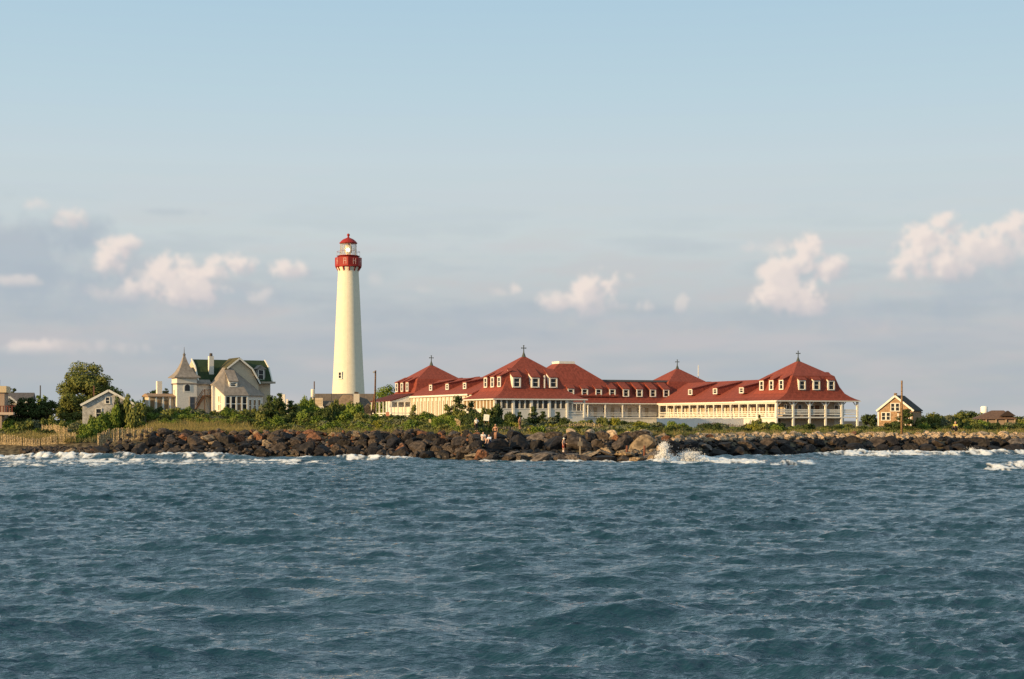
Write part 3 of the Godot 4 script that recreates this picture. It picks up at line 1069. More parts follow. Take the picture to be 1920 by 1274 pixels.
func build_trees() -> void:
	var plant := func(called, label, px, top, wide, d, look, seed_, leaves, leaf, clear):
		var base := ground(px, d)
		var tall: float = EYE + (HORIZON - top) / FOCAL * d - base.y
		broadleaf(called, label, base, tall, wide / FOCAL * d, look, seed_, leaves, leaf, clear)
	plant.call("broadleaf_tree", "big round-headed olive tree towering behind the grey cottage", 167.0, 678.0, 120.0, 285.0, "olive", 41, 15000, 0.27, 0.16)
	plant.call("broadleaf_tree", "lower olive tree leaning against the grey cottage's left wall", 134.0, 733.0, 72.0, 262.0, "olive", 42, 8000, 0.22, 0.06)
	plant.call("broadleaf_tree", "rounded green tree behind the chapel wing's porch roof", 746.0, 720.0, 96.0, 350.0, "bright green", 43, 9000, 0.30, 0.1)
	plant.call("broadleaf_tree", "dark green tree peeping up between the two white houses", 22.0, 721.0, 24.0, 345.0, "dark green", 44, 900, 0.3, 0.2)
	plant.call("broadleaf_tree", "leafy green tree around the short pole at far left", 76.0, 737.0, 26.0, 268.0, "bright green", 45, 900, 0.25, 0.1)
	plant.call("broadleaf_tree", "green tree behind the mansion's low annex", 284.0, 726.0, 34.0, 290.0, "olive", 46, 1200, 0.26, 0.15)
	plant.call("broadleaf_tree", "dark little tree behind the annex chimney", 311.0, 722.0, 16.0, 292.0, "dark green", 47, 600, 0.24, 0.1)
	plant.call("broadleaf_tree", "green tree between the mansion and the keeper's house", 570.0, 751.0, 40.0, 330.0, "bright green", 48, 1200, 0.3, 0.1)
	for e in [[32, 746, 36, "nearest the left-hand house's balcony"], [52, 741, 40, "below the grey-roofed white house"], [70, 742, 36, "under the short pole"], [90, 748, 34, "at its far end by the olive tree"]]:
		plant.call("dark_shrub", "tall dense shaded bush in the dark hedge, " + e[3], float(e[0]), float(e[1]), float(e[2]) * 1.25, 252.0, "dark green", int(e[0]) + 50, 2200, 0.24, 0.02)  # the shade on the hedge is put into its dark leaf colour
	plant.call("broadleaf_tree", "hazy tree behind the corner pavilion's right end", 1632.0, 776.0, 34.0, 420.0, "dark green", 49, 900, 0.4, 0.1)
	var far_ := [[1726, 780, 50], [1752, 774, 34], [1775, 777, 34], [1796, 775, 40], [1816, 771, 42], [1832, 773, 30], [1862, 776, 40], [1885, 779, 36], [1905, 782, 36], [1930, 786, 40], [1740, 784, 30], [1848, 781, 30]]
	for i in far_.size():
		plant.call("far_tree", "rounded crown in the far treeline%s" % [" nearest the brown cottage", ", the separate dome left of the gap", " filling the gap right of the separate dome", " starting the higher mass", ", the tallest dome, before the white tank", " tucked against the white tank's left side", " just right of the white tank", " rising behind the low brown roof's peak", " beyond the low brown roof's right slope", " at the frame's right edge", ", low and in front of the separate dome", ", low and directly under the white tank"][i], float(far_[i][0]), float(far_[i][1]), float(far_[i][2]), 560.0 + (i % 3) * 25.0, ["dark green", "olive"][i % 2], 60 + i, 900, 0.55, 0.05)
# ------------------------------------------------------------------ buildings
func rect(u0: float, u1: float, v0: float, v1: float, h: float) -> Array:
	return [Vector3(u0, h, v1), Vector3(u1, h, v1), Vector3(u1, h, v0), Vector3(u0, h, v0)]

# sash window proud of a wall: c is the middle of its sill line, right its direction along the wall, out the wall's outward side
func window(o: Node, c: Vector3, right: Vector3, out: Vector3, w: float, h: float, frame: Material, glass: Material, called := "window", bars := true, trim := 0.12) -> MeshInstance3D:
	var b := Basis(right, Vector3.UP, out)
	var s := Shape.new()
	var mid := c + Vector3.UP * h * 0.5
	for k in [-1.0, 1.0]:
		s.box(mid + right * k * (w * 0.5 - trim * 0.5) + out * 0.05, Vector3(trim, h, 0.10), b)
	s.box(c + Vector3.UP * (h - trim * 0.5) + out * 0.048, Vector3(w - 2 * trim, trim, 0.096), b)
	s.box(c + Vector3.UP * trim * 0.5 + out * 0.07, Vector3(w + 0.1, trim, 0.14), b)
	if bars:
		s.box(mid + out * 0.035, Vector3(w - 2 * trim, 0.07, 0.05), b)
	var f := part(called, s, frame, o)
	var g := Shape.new()
	g.box(mid + out * 0.012, Vector3(w - 2 * trim, h - 2 * trim, 0.02), b)
	part("pane", g, glass, f)
	return f

# dormer with a shed roof: base middle of its face, right, out; its roof runs back by deep and up by rise
func dormer(o: Node, c: Vector3, right: Vector3, out: Vector3, w: float, h: float, deep: float, rise: float, roof: Material, trim: Material, glass: Material, cheek: Material) -> void:
	var s := Shape.new()
	var hw := w * 0.5 + 0.16
	var a := c + Vector3.UP * (h + 0.05) - right * hw + out * 0.22 - Vector3.UP * 0.04
	var b := a + right * hw * 2.0
	var back := -out * (deep + 0.22) + Vector3.UP * rise
	s.prism([a, b, b + back, a + back], Vector3(0, 0.14, 0))
	var d := part("dormer", s, roof, o)
	var k := Shape.new()
	for side in [-1.0, 1.0]:
		var p: Vector3 = c + right * side * w * 0.5
		k.prism([p, p + Vector3.UP * h, p + Vector3.UP * (h + rise * 0.95) - out * deep, p - out * deep], -right * side * 0.08)
	part("cheek", k, cheek, d)
	var f := Shape.new()
	var bb := Basis(right, Vector3.UP, out)
	f.box(c + Vector3.UP * h * 0.5 - out * 0.1, Vector3(w - 0.17, h, 0.08), bb)
	for side in [-1.0, 1.0]:
		f.box(c + Vector3.UP * h * 0.5 + right * side * (w * 0.5 - 0.12) + out * 0.02, Vector3(0.24, h, 0.16), bb)
	f.box(c + Vector3.UP * 0.09 + out * 0.04, Vector3(w - 0.49, 0.18, 0.2), bb)
	f.box(c + Vector3.UP * (h - 0.1) + out * 0.018, Vector3(w - 0.49, 0.2, 0.15), bb)
	f.box(c + Vector3.UP * h * 0.52 - out * 0.02, Vector3(w - 0.49, 0.08, 0.08), bb)
	part("window_frame", f, trim, d)
	var g := Shape.new()
	g.box(c + Vector3.UP * h * 0.5 - out * 0.04, Vector3(w - 0.49, h - 0.38, 0.02), bb)
	part("pane", g, glass, d)

func cross_on(o: Node, c: Vector3, tall: float, m: Material) -> void:
	var s := Shape.new(true)
	s.lathe(c, [[0.42, -0.25], [0.3, 0.1], [0.14, 0.5], [0.1, tall * 0.42], [0.0, tall * 0.42]], 8)
	part("cross_base", s, m, o)
	var k := Shape.new()
	k.span(c + Vector3(-0.065, tall * 0.4, -0.065), c + Vector3(0.065, tall, 0.065))
	for side in [-1.0, 1.0]:
		k.box(c + Vector3(side * 0.225, tall * 0.76, 0), Vector3(0.318, 0.13, 0.125))
		k.box(c + Vector3(side * 0.42, tall * 0.76, 0), Vector3(0.08, 0.22, 0.16))
	k.box(c + Vector3(0, tall + 0.04, 0), Vector3(0.22, 0.08, 0.16))
	part("cross", k, m, o)

# tent roof with swept eaves: peak at (cu, cv); eave and kink given as [left, right, back, front] offsets
func tent(o: Node, cu: float, cv: float, eave: Array, kink: Array, prof: Array, peak: float, m: Material, fascia: Material, flat := 0.0) -> MeshInstance3D:
	var s := Shape.new()
	var rings := []
	for p in prof:
		var e := []
		for i in 4:
			e.append(lerpf(kink[i], eave[i], p[0]))
		rings.append(rect(cu - e[0], cu + e[1], cv - e[2], cv + e[3], p[1]))
	rings.append(rect(cu - flat, cu + flat, cv - flat, cv + flat, peak))
	s.loft(rings)
	var soffit: Array = rings[0].duplicate()
	soffit.reverse()
	s.fan(soffit)
	if flat > 0.0:
		s.fan(rings[-1])
	var r := part("roof", s, m, o)
	var f := Shape.new()
	var h: float = prof[0][1]
	var a := rect(cu - eave[0], cu + eave[1], cv - eave[2], cv + eave[3], h - 0.02)
	for i in 4:
		f.beam(a[i] - Vector3(0, 0.1, 0), a[(i + 1) % 4] - Vector3(0, 0.1, 0), 0.12, 0.2)
	part("fascia", f, fascia, r)
	return r

func rail_run(o: Node, a: Vector3, b: Vector3, heights: Array, m: Material, thick := 0.09, tall := 0.16) -> void:
	for h in heights:
		var s := Shape.new()
		s.beam(a + Vector3(0, h, 0), b + Vector3(0, h, 0), thick, tall)
		part("rail", s, m, o)

func post(o: Node, p: Vector3, h0: float, h1: float, w: float, m: Material, called := "post") -> MeshInstance3D:
	var s := Shape.new()
	s.span(p + Vector3(-w * 0.5, h0, -w * 0.5), p + Vector3(w * 0.5, h1, w * 0.5))
	return part(called, s, m, o)

func build_convent() -> void:
	var t := deg_to_rad(23.0)
	var o := thing("convent", "long U-shaped white convent with red roofs, dormers and four roof crosses", "convent", Vector3(22.0 / FOCAL * 280.0, 3.7, -280.0), t)
	var shingle := lined_texture("shingle", 16, 0.88)
	var red := mat("red_shingle", 0.355, 0.083, 0.055, 0.85, shingle, 0.28)
	var maroon := mat("maroon_shingle", 0.15, 0.035, 0.03, 0.9, shingle, 0.28)
	var white := mat("white_clapboard", 0.79, 0.765, 0.69, 0.75, lined_texture("clapboard", 16, 0.97), 0.35)
	var trim := mat("white_trim", 0.80, 0.77, 0.69, 0.6, grey_texture("trim", 0.03, 0.955), 0.3)
	var grey := mat("flat_roof_grey", 0.10, 0.11, 0.12, 0.8)
	var glass := mat("dark_glass", 0.025, 0.028, 0.032, 0.08)
	var screen := mat("window_screen", 0.13, 0.115, 0.09, 0.6, grey_texture("mottle", 0.02, 0.7), 0.4)
	var copper := mat("weathered_copper", 0.07, 0.085, 0.075, 0.7)
	var X := Vector3.RIGHT
	var Z := Vector3.BACK
	var prof := [[1.0, 5.12], [0.80, 5.42], [0.6, 5.85], [0.39, 6.45], [0.19, 7.7], [0.0, 9.7]]
	var W := 56.5
	var L := -47.0
	# --- front left pavilion, screened porch below
	tent(o, 0, 0, [8.9, 8.7, 8.0, 7.7], [4.6, 4.6, 4.6, 3.6], prof, 12.75, red, trim)
	cross_on(o, Vector3(0, 12.75, 0), 1.75, copper)
	box_part("wall", Vector3(-8.5, -0.8, -7.0), Vector3(5.0, 3.35, 7.2), white, o)
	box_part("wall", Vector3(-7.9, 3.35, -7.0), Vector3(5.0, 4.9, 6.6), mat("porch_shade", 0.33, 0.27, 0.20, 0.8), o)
	box_part("wall", Vector3(5.0, -0.8, -7.0), Vector3(8.3, 2.05, 7.2), white, o)
	box_part("wall", Vector3(5.0, 2.05, -7.0), Vector3(8.0, 4.9, 3.4), white, o)
	for i in 5:
		post(o, Vector3(-8.42 + i * 3.36, 0, 7.2), 1.9, 5.0, 0.34, trim)
		if i < 4:
			for k in 3:
				var f := Shape.new()
				var x0 := -8.25 + i * 3.36 + k * 1.0067 + 0.015
				f.span(Vector3(x0, 3.3, 7.12), Vector3(x0 + 0.97, 3.45, 7.26))
				f.span(Vector3(x0, 4.88, 7.12), Vector3(x0 + 0.97, 5.0, 7.26))
				f.span(Vector3(x0, 3.45, 7.12), Vector3(x0 + 0.11, 4.88, 7.26))
				f.span(Vector3(x0 + 0.86, 3.45, 7.12), Vector3(x0 + 0.97, 4.88, 7.26))
				var w := part("porch_window", f, trim, o)
				var g := Shape.new()
				g.span(Vector3(x0 + 0.11, 3.45, 7.16), Vector3(x0 + 0.86, 4.88, 7.18))
				part("screen", g, screen if (i * 3 + k) % 5 != 3 else glass, w)
	for k in 9:
		var z0 := 6.9 - k * 1.55
		var f := Shape.new()
		f.span(Vector3(-8.56, 3.3, z0 - 1.5), Vector3(-8.4, 3.45, z0))
		f.span(Vector3(-8.56, 4.88, z0 - 1.5), Vector3(-8.4, 5.0, z0))
		f.span(Vector3(-8.56, 3.45, z0 - 0.16), Vector3(-8.4, 4.88, z0))
		f.span(Vector3(-8.56, 3.45, z0 - 1.5), Vector3(-8.4, 4.88, z0 - 1.34))
		var w := part("porch_window", f, trim, o)
		var g := Shape.new()
		g.span(Vector3(-8.48, 3.45, z0 - 1.34), Vector3(-8.46, 4.88, z0 - 0.16))
		part("screen", g, mat("warm_screen", 0.28, 0.19, 0.10, 0.7), w)
	post(o, Vector3(8.25, 0, 7.2), 1.9, 5.0, 0.34, trim)
	rail_run(o, Vector3(5.2, 0, 7.2), Vector3(8.1, 0, 7.2), [2.15, 2.55, 3.0, 4.55], trim, 0.09, 0.13)
	for k in 3:
		post(o, Vector3(6.0 + k * 0.8, 0, 7.2), 3.0, 4.5, 0.07, trim, "baluster")
	for u in [-3.5, 0.0, 3.4]:
		dormer(o, Vector3(u, 7.05, 5.05), X, Z, 1.5, 1.75, 2.3, 1.5, red, trim, glass, trim)
	for v in [-3.0, 0.1, 3.2]:
		dormer(o, Vector3(-5.95, 7.15, v), Z, -X, 1.45, 1.8, 2.0, 1.0, red, trim, glass, red)
	box_part("vent_pipe", Vector3(1.65, 7.0, 4.9), Vector3(1.85, 9.2, 5.1), trim, o)
	# --- chapel arm behind it
	var arm := Shape.new()
	var eL := -7.35
	arm.prism([Vector3(eL, 6.05, -6), Vector3(eL, 6.2, -6), Vector3(0, 9.5, -6), Vector3(7.6, 5.2, -6), Vector3(7.6, 5.05, -6)], Vector3(0, 0, -38))
	part("roof", arm, red, o)
	box_part("wall", Vector3(-7.0, -0.8, -44.0), Vector3(7.0, 6.03, -7.2), white, o)
	box_part("fascia", Vector3(-7.45, 5.85, -40.0), Vector3(-7.352, 6.15, -8.2), trim, o)
	for k in 15:
		var z0 := -38.6 + k * 2.05
		post(o, Vector3(-7.1, 0, z0), 0.0, 5.8, 0.2, mat("pilaster", 0.62, 0.52, 0.36, 0.8), "pilaster")
		if k < 14:
			var f := Shape.new()
			f.span(Vector3(-7.06, 1.6, z0 + 0.88), Vector3(-7.0, 5.1, z0 + 1.2))
			part("slit_window", f, mat("chapel_pane", 0.33, 0.26, 0.17, 0.5), o)
	for v in [-32.5, -23.5, -14.5]:
		dormer(o, Vector3(-5.4, 7.15, v), Z, -X, 1.5, 1.15, 6.2, 1.25, red, trim, glass, red)
	# --- back left pavilion and its side porch
	tent(o, 0, L, [7.35, 8.7, 8.7, 8.2], [4.6, 4.6, 4.6, 4.6], [[1.0, 6.05], [0.6, 6.5], [0.39, 7.0], [0.19, 7.9], [0.0, 9.7]], 12.75, red, trim)
	cross_on(o, Vector3(0, 12.75, L), 1.75, copper)
	for v in [-3.6, -0.4, 2.8]:
		dormer(o, Vector3(-6.1, 7.2, L + v), Z, -X, 1.45, 1.8, 2.0, 1.0, red, trim, glass, red)
	box_part("wall", Vector3(-6.9, -0.8, L - 8.4), Vector3(8.3, 6.0, L + 7.6), white, o)
	var pr := Shape.new()
	pr.prism([Vector3(-11.4, 5.15, L + 8.0), Vector3(-11.4, 5.3, L + 8.0), Vector3(-6.6, 6.75, L + 8.0), Vector3(-6.6, 6.55, L + 8.0)], Vector3(0, 0, -13))
	part("porch_roof", pr, maroon, o)
	var gable := Shape.new()
	gable.prism([Vector3(-11.1, 5.0, L + 7.85), Vector3(-11.1, 5.2, L + 7.85), Vector3(-7.0, 6.4, L + 7.85), Vector3(-7.0, 5.0, L + 7.85)], Vector3(0, 0, -0.12))
	part("porch_gable", gable, trim, o)
	for k in 6:
		post(o, Vector3(-11.15, 0, L + 7.8 - k * 2.45), 2.0, 5.12, 0.22, trim)
	for x in [-9.8, -8.4, -7.15]:
		post(o, Vector3(x, 0, L + 7.8), 2.0, 5.0, 0.2, trim)
	box_part("porch_floor", Vector3(-11.35, 1.7, L - 5.0), Vector3(-6.92, 1.95, L + 8.0), trim, o)
	rail_run(o, Vector3(-11.15, 0, L + 7.7), Vector3(-11.15, 0, L - 4.6), [2.4, 2.85], trim)
	rail_run(o, Vector3(-11.05, 0, L + 7.8), Vector3(-7.2, 0, L + 7.8), [2.4, 2.85], trim)
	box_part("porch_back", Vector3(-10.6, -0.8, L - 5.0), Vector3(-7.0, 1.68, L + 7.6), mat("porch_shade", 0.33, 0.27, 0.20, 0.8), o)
	# --- bar across the back, its mansard, porch and dormers
	var bar := Shape.new()
	bar.prism([Vector3(2, 5.02, -39.4), Vector3(2, 5.17, -39.4), Vector3(2, 5.75, -40.3), Vector3(2, 7.0, -41.4), Vector3(2, 9.55, -43.2), Vector3(2, 9.55, -51), Vector3(2, 5.1, -54.6)], Vector3(54, 0, 0))
	part("roof", bar, red, o)
	box_part("roof_edge", Vector3(2.0, 9.552, -51.2), Vector3(54.0, 9.95, -43.0), grey, o)
	box_part("fascia", Vector3(8.0, 4.82, -39.42), Vector3(47.6, 5.01, -39.3), trim, o)
	box_part("wall", Vector3(2.0, -0.8, -53.5), Vector3(54.0, 5.0, -42.4), white, o)
	box_part("porch_floor", Vector3(8.0, 1.9, -42.398), Vector3(47.7, 2.1, -39.5), trim, o)
	box_part("porch_base", Vector3(8.0, -0.8, -42.0), Vector3(47.6, 1.898, -39.7), white, o)
	for k in 8:
		var u := 31.5 + k * 4.0 - 12.0
		if u < 47.5:
			post(o, Vector3(u, 0, -39.55), 2.1, 4.83, 0.24, trim)
			if u + 1.9 < 47.0:
				window(o, Vector3(u + 1.3, 2.75, -42.4), X, Z, 1.05, 1.5, trim, glass)
				box_part("door", Vector3(u + 2.7, 2.1, -42.395), Vector3(u + 3.5, 4.1, -42.34), mat("porch_door", 0.42, 0.36, 0.27, 0.7), o)
	rail_run(o, Vector3(8.0, 0, -39.55), Vector3(47.5, 0, -39.55), [2.45, 2.72, 3.0], trim, 0.06, 0.08)
	for k in 8:
		dormer(o, Vector3(28.1 + k * 3.17, 6.35, -40.55), X, Z, 1.45, 1.6, 2.6, 1.45, red, trim, glass, red)
	# flat-topped tower roof over the middle of the bar
	tent(o, 29.4, L, [10.5, 9.6, 6.0, 6.6], [6.2, 6.6, 5.0, 4.6], [[1.0, 6.6], [0.5, 8.4], [0.0, 10.0]], 13.3, red, red, 1.75)
	box_part("roof_deck", Vector3(27.6, 13.25, L - 1.8), Vector3(31.2, 13.75, L + 1.8), trim, o)
	# --- back right pavilion
	tent(o, W, L, [8.8, 8.7, 8.7, 8.2], [4.6, 4.6, 4.6, 4.6], prof, 12.75, red, trim)
	cross_on(o, Vector3(W, 12.75, L), 1.75, copper)
	box_part("wall", Vector3(W - 6, -0.8, L - 8.0), Vector3(W + 8.0, 5.0, L + 7.0), white, o)
	box_part("mast", Vector3(W + 4.6, 10.0, L + 0.9), Vector3(W + 4.72, 13.4, L + 1.02), trim, o)
	box_part("vent", Vector3(W + 7.4, 8.0, L - 1), Vector3(W + 8.5, 9.9, L), grey, o)
	# --- right arm with its long porch
	var ra := Shape.new()
	var e := 47.5
	ra.prism([Vector3(e, 5.0, -5), Vector3(e, 5.15, -5), Vector3(e + 1.6, 5.75, -5), Vector3(W, 9.45, -5), Vector3(W + 8.8, 5.15, -5), Vector3(W + 8.8, 5.0, -5)], Vector3(0, 0, -40))
	part("roof", ra, red, o)
	box_part("fascia", Vector3(e - 0.02, 4.72, -39.3), Vector3(e + 0.14, 5.0, 6.4), trim, o)
	box_part("porch_beam", Vector3(e + 0.22, 4.5, -39.2), Vector3(e + 0.42, 4.98, 6.2), trim, o)
	box_part("wall", Vector3(50.4, -0.8, -42.0), Vector3(64.5, 4.98, 2.6), white, o)
	box_part("porch_floor", Vector3(e + 0.12, 1.85, -39.4), Vector3(50.395, 2.08, 6.1), trim, o)
	box_part("porch_base", Vector3(e + 0.3, 0.62, -39.3), Vector3(e + 0.42, 1.85, -5.0), mat("lattice_white", 0.80, 0.785, 0.75, 0.7), o)
	box_part("porch_base", Vector3(e + 0.28, -0.8, -5.0), Vector3(e + 0.42, 1.85, 6.0), white, o)
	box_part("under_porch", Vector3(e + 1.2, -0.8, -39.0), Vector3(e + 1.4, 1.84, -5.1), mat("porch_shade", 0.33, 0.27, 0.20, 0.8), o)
	var n_post := 15
	for k in n_post:
		var z0 := 5.9 - k * 3.2
		post(o, Vector3(e + 0.32, 0, z0), 0.0 if k > 1 and k % 2 == 0 else 2.08, 4.5, 0.26, trim)
		if k < n_post - 1:
			window(o, Vector3(50.4, 2.7, z0 - 0.75), Z, -X, 0.85, 1.75, trim, glass)
			box_part("door", Vector3(50.33, 2.08, z0 - 2.55), Vector3(50.397, 4.2, z0 - 1.65), mat("porch_door", 0.42, 0.36, 0.27, 0.7), o)
			for zz in [z0 - 0.75, z0 - 2.1]:
				box_part("shutter", Vector3(50.28, 2.7, zz - 0.75), Vector3(50.327, 4.35, zz - 0.55), mat("brown_shutter", 0.16, 0.085, 0.05, 0.8), o)
	rail_run(o, Vector3(e + 0.32, 0, -39.0), Vector3(e + 0.32, 0, 5.9), [2.4, 2.72, 3.05], trim, 0.07, 0.12)
	for v in [-29.5, -19.5, -9.5]:
		dormer(o, Vector3(49.9, 6.65, v), Z, -X, 1.6, 1.15, 5.6, 1.35, red, trim, glass, red)
	# --- front right pavilion, open on two floors
	tent(o, W, 0, [9.0, 9.4, 8.0, 6.7], [4.6, 4.6, 4.6, 5.2], prof, 12.75, red, trim)
	cross_on(o, Vector3(W, 12.75, 0), 1.75, copper)
	for u in [-2.9, 0.25, 3.5]:
		dormer(o, Vector3(W + u, 7.05, 5.75), X, Z, 1.5, 1.8, 2.2, 1.5, red, trim, glass, trim)
	for v in [-3.2, 0.2, 3.6]:
		dormer(o, Vector3(W - 6.0, 7.1, v), Z, -X, 1.45, 1.85, 2.0, 1.0, red, trim, glass, red)
	for v in [-2.5, 2.0]:
		dormer(o, Vector3(W + 6.0, 7.1, v), -Z, X, 1.45, 1.8, 2.0, 1.0, red, trim, glass, maroon)
	var r := W + 9.0
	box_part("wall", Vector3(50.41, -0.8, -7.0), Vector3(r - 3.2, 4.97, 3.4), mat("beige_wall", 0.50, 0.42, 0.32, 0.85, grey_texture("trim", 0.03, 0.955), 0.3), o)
	box_part("porch_floor", Vector3(e + 0.125, 1.852, 2.0), Vector3(r + 0.1, 2.1, 6.35), trim, o)
	box_part("porch_floor", Vector3(r - 3.19, 1.851, -7.5), Vector3(r + 0.1, 2.099, 2.0), trim, o)
	for k in 6:
		var u := lerpf(e + 0.32, r, k / 5.0)
		var p := post(o, Vector3(u, 0, 6.2), -0.6, 4.98, 0.34 if k else 0.3, trim)
		for side in [-1.0, 1.0]:
			if (k == 0 and side < 0) or (k == 5 and side > 0):
				continue
			var br := Shape.new()
			br.beam(Vector3(u + side * 0.12, 4.0, 6.2), Vector3(u + side * 0.95, 4.85, 6.2), 0.14, 0.14)
			part("bracket", br, trim, p)
	for k in 3:
		post(o, Vector3(r, 0, 1.5 - k * 4.4), -0.6, 4.98, 0.34, trim)
	rail_run(o, Vector3(e + 0.4, 0, 6.2), Vector3(r, 0, 6.2), [2.55, 3.0, 3.35], trim, 0.08, 0.22)
	rail_run(o, Vector3(r, 0, 6.1), Vector3(r, 0, -7.3), [2.55, 3.0, 3.35], trim, 0.08, 0.22)
	box_part("end_wall", Vector3(r - 0.05, -0.6, -7.6), Vector3(r + 0.15, 4.97, -7.3), mat("shaded_red_wall", 0.2, 0.07, 0.045, 0.9), o)  # dark strip: shade on the corner side put into the wall colour
	for k in 5:
		window(o, Vector3(51.9 + k * 2.7, 2.75, 3.4), X, Z, 1.0, 1.6, trim, glass if k % 2 else screen)
	box_part("door", Vector3(58.0, 2.1, 3.404), Vector3(58.9, 4.2, 3.47), mat("brown_shutter", 0.16, 0.085, 0.05, 0.8), o)
	box_part("chimney", Vector3(r - 2.2, 4.8, -5.2), Vector3(r - 1.3, 6.9, -4.3), mat("tan_brick", 0.40, 0.28, 0.17, 0.9, lined_texture("brick", 16, 0.7), 0.6), o)

func build_bulkhead() -> void:
	var o := thing("bulkhead", "low grey-white plank wall standing before the sunlit porch", "wall", at(1314, 800, 296.0), deg_to_rad(27.0))
	o.position.y = 3.6
	var m := mat("lattice_white", 0.80, 0.785, 0.75, 0.7)
	for k in 12:
		box_part("plank", Vector3(-9.6 + k * 1.6, -1, 0), Vector3(-8.02 + k * 1.6, 1.82 + 0.02 * (k % 3), 0.1), m, o)
	box_part("cap_board", Vector3(-9.65, 1.88, -0.05), Vector3(9.65, 1.98, 0.16), mat("white_trim", 0.80, 0.77, 0.69, 0.6), o)

func build_lighthouse() -> void:
	var o := thing("lighthouse", "tall cream lighthouse tower with red gallery, lantern and domed red cap", "lighthouse", at(653.0, 805.0, 400.0))
	o.position.y = 3.9
	var cream := mat("tower_cream", 0.80, 0.75, 0.60, 0.8, grey_texture("tower", 0.02, 0.975, 4), 0.12)
	var red := mat("lighthouse_red", 0.33, 0.028, 0.022, 0.55)
	var trim := mat("white_trim", 0.80, 0.77, 0.69, 0.6)
	var s := Shape.new(true)
	s.lathe(Vector3.ZERO, [[4.75, -0.5], [4.7, 0.5], [4.35, 3.5], [4.05, 8.0], [3.72, 14.0], [3.38, 21.0], [3.02, 29.0], [2.72, 35.5], [2.58, 38.0], [2.62, 38.9], [2.85, 39.3], [2.85, 39.6]], 48)
	part("tower", s, cream, o)
	for w in [[-0.45, 12.4], [0.9, 22.0 + 40]]:
		if w[1] > 45.0:
			continue
		var a: float = w[0]
		var out := Vector3(sin(a), 0, cos(a))
		window(o, out * 3.93 + Vector3(0, w[1] - 0.9, 0), Vector3(cos(a), 0, -sin(a)), out, 1.15, 1.9, trim, mat("dark_glass", 0.025, 0.028, 0.032, 0.08), "tower_window", true, 0.24)
	var deck := Shape.new(true)
	deck.lathe(Vector3.ZERO, [[0.0, 39.6], [3.3, 39.6], [3.3, 39.85], [0.0, 39.85]], 24)
	part("gallery_deck", deck, red, o)
	for k in 12:
		var a := TAU * k / 12.0 + 0.13
		var d := Vector3(sin(a), 0, cos(a))
		var b := Shape.new()
		b.prism([d * 2.6 + Vector3(0, 38.5, 0), d * 2.72 + Vector3(0, 39.59, 0), d * 3.25 + Vector3(0, 39.59, 0)], Vector3(cos(a), 0, -sin(a)) * 0.28)
		part("bracket", b, red, o)
	var drum := Shape.new(true)
	drum.lathe(Vector3.ZERO, [[2.45, 39.85], [2.45, 42.1], [2.55, 42.15], [2.55, 42.35], [0.0, 42.35]], 24)
	part("watch_room", drum, red, o)
	for k in 8:
		var a := TAU * (k + 0.5) / 8.0 + 0.1
		var d := Vector3(sin(a), 0, cos(a))
		var r := Vector3(cos(a), 0, -sin(a))
		var b := Basis(r, Vector3.UP, d)
		var p := Shape.new()
		p.box(d * 3.05 + Vector3(0, 40.9, 0), Vector3(2.46, 2.08, 0.1), b)
		var panel := part("gallery_panel", p, red, o)
		var f := Shape.new()
		for x in [-0.32, 0.32]:
			f.box(d * 3.12 + r * (x + 0.35) + Vector3(0, 40.9, 0), Vector3(0.12, 1.5, 0.05), b)
		f.box(d * 3.12 + r * 0.35 + Vector3(0, 41.0, 0), Vector3(0.52, 0.12, 0.045), b)
		if k % 2 == 1:
			f.box(d * 3.12 + r * 0.35 + Vector3(0, 41.59, 0), Vector3(0.52, 0.12, 0.045), b)
		part("panel_frame", f, mat("pale_pink_trim", 0.62, 0.42, 0.38, 0.7), panel)
	var floor_ := Shape.new(true)
	floor_.lathe(Vector3.ZERO, [[2.0, 42.350], [2.5, 42.350], [2.5, 42.500], [0.0, 42.500]], 24)
	part("lantern_floor", floor_, red, o)
	for k in 16:
		var a := TAU * k / 16.0
		var d := Vector3(sin(a), 0, cos(a))
		var b := Shape.new()
		b.tube(d * 1.98 + Vector3(0, 42.500, 0), d * 1.98 + Vector3(0, 45.541, 0), 0.05, 0.05, 5)
		part("glazing_bar", b, mat("lantern_bar", 0.42, 0.38, 0.28, 0.5), o)
		if k % 2 == 0:
			var q := Shape.new()
			q.tube(d * 2.85 + Vector3(0, 42.350, 0), d * 2.85 + Vector3(0, 43.450, 0), 0.03, 0.03, 4)
			part("rail_post", q, mat("lantern_bar", 0.42, 0.38, 0.28, 0.5), o)
	for y in [44.000]:
		var b := Shape.new(true)
		b.lathe(Vector3.ZERO, [[1.96, y], [2.03, y], [2.03, y + 0.07], [1.96, y + 0.07], [1.96, y]], 24)
		part("glazing_ring", b, mat("lantern_bar", 0.42, 0.38, 0.28, 0.5), o)
	var walk := Shape.new(true)
	walk.lathe(Vector3.ZERO, [[2.82, 43.400], [2.88, 43.400], [2.88, 43.460], [2.82, 43.460], [2.82, 43.400]], 24)
	part("lantern_rail", walk, red, o)
	walk = Shape.new(true)
	walk.lathe(Vector3.ZERO, [[2.5, 42.300], [2.92, 42.300], [2.92, 42.360], [2.5, 42.360]], 24)
	part("lantern_walk", walk, red, o)
	var glass := StandardMaterial3D.new()
	glass.resource_name = "lantern_glass"
	glass.transparency = BaseMaterial3D.TRANSPARENCY_ALPHA
	glass.albedo_color = Color(0.97, 0.97, 0.92, 0.12)
	glass.roughness = 0.05
	var gl := Shape.new(true)
	gl.lathe(Vector3.ZERO, [[1.93, 42.500], [1.93, 45.541]], 24)
	part("lantern_glass", gl, glass, o)
	var lens := Shape.new(true)
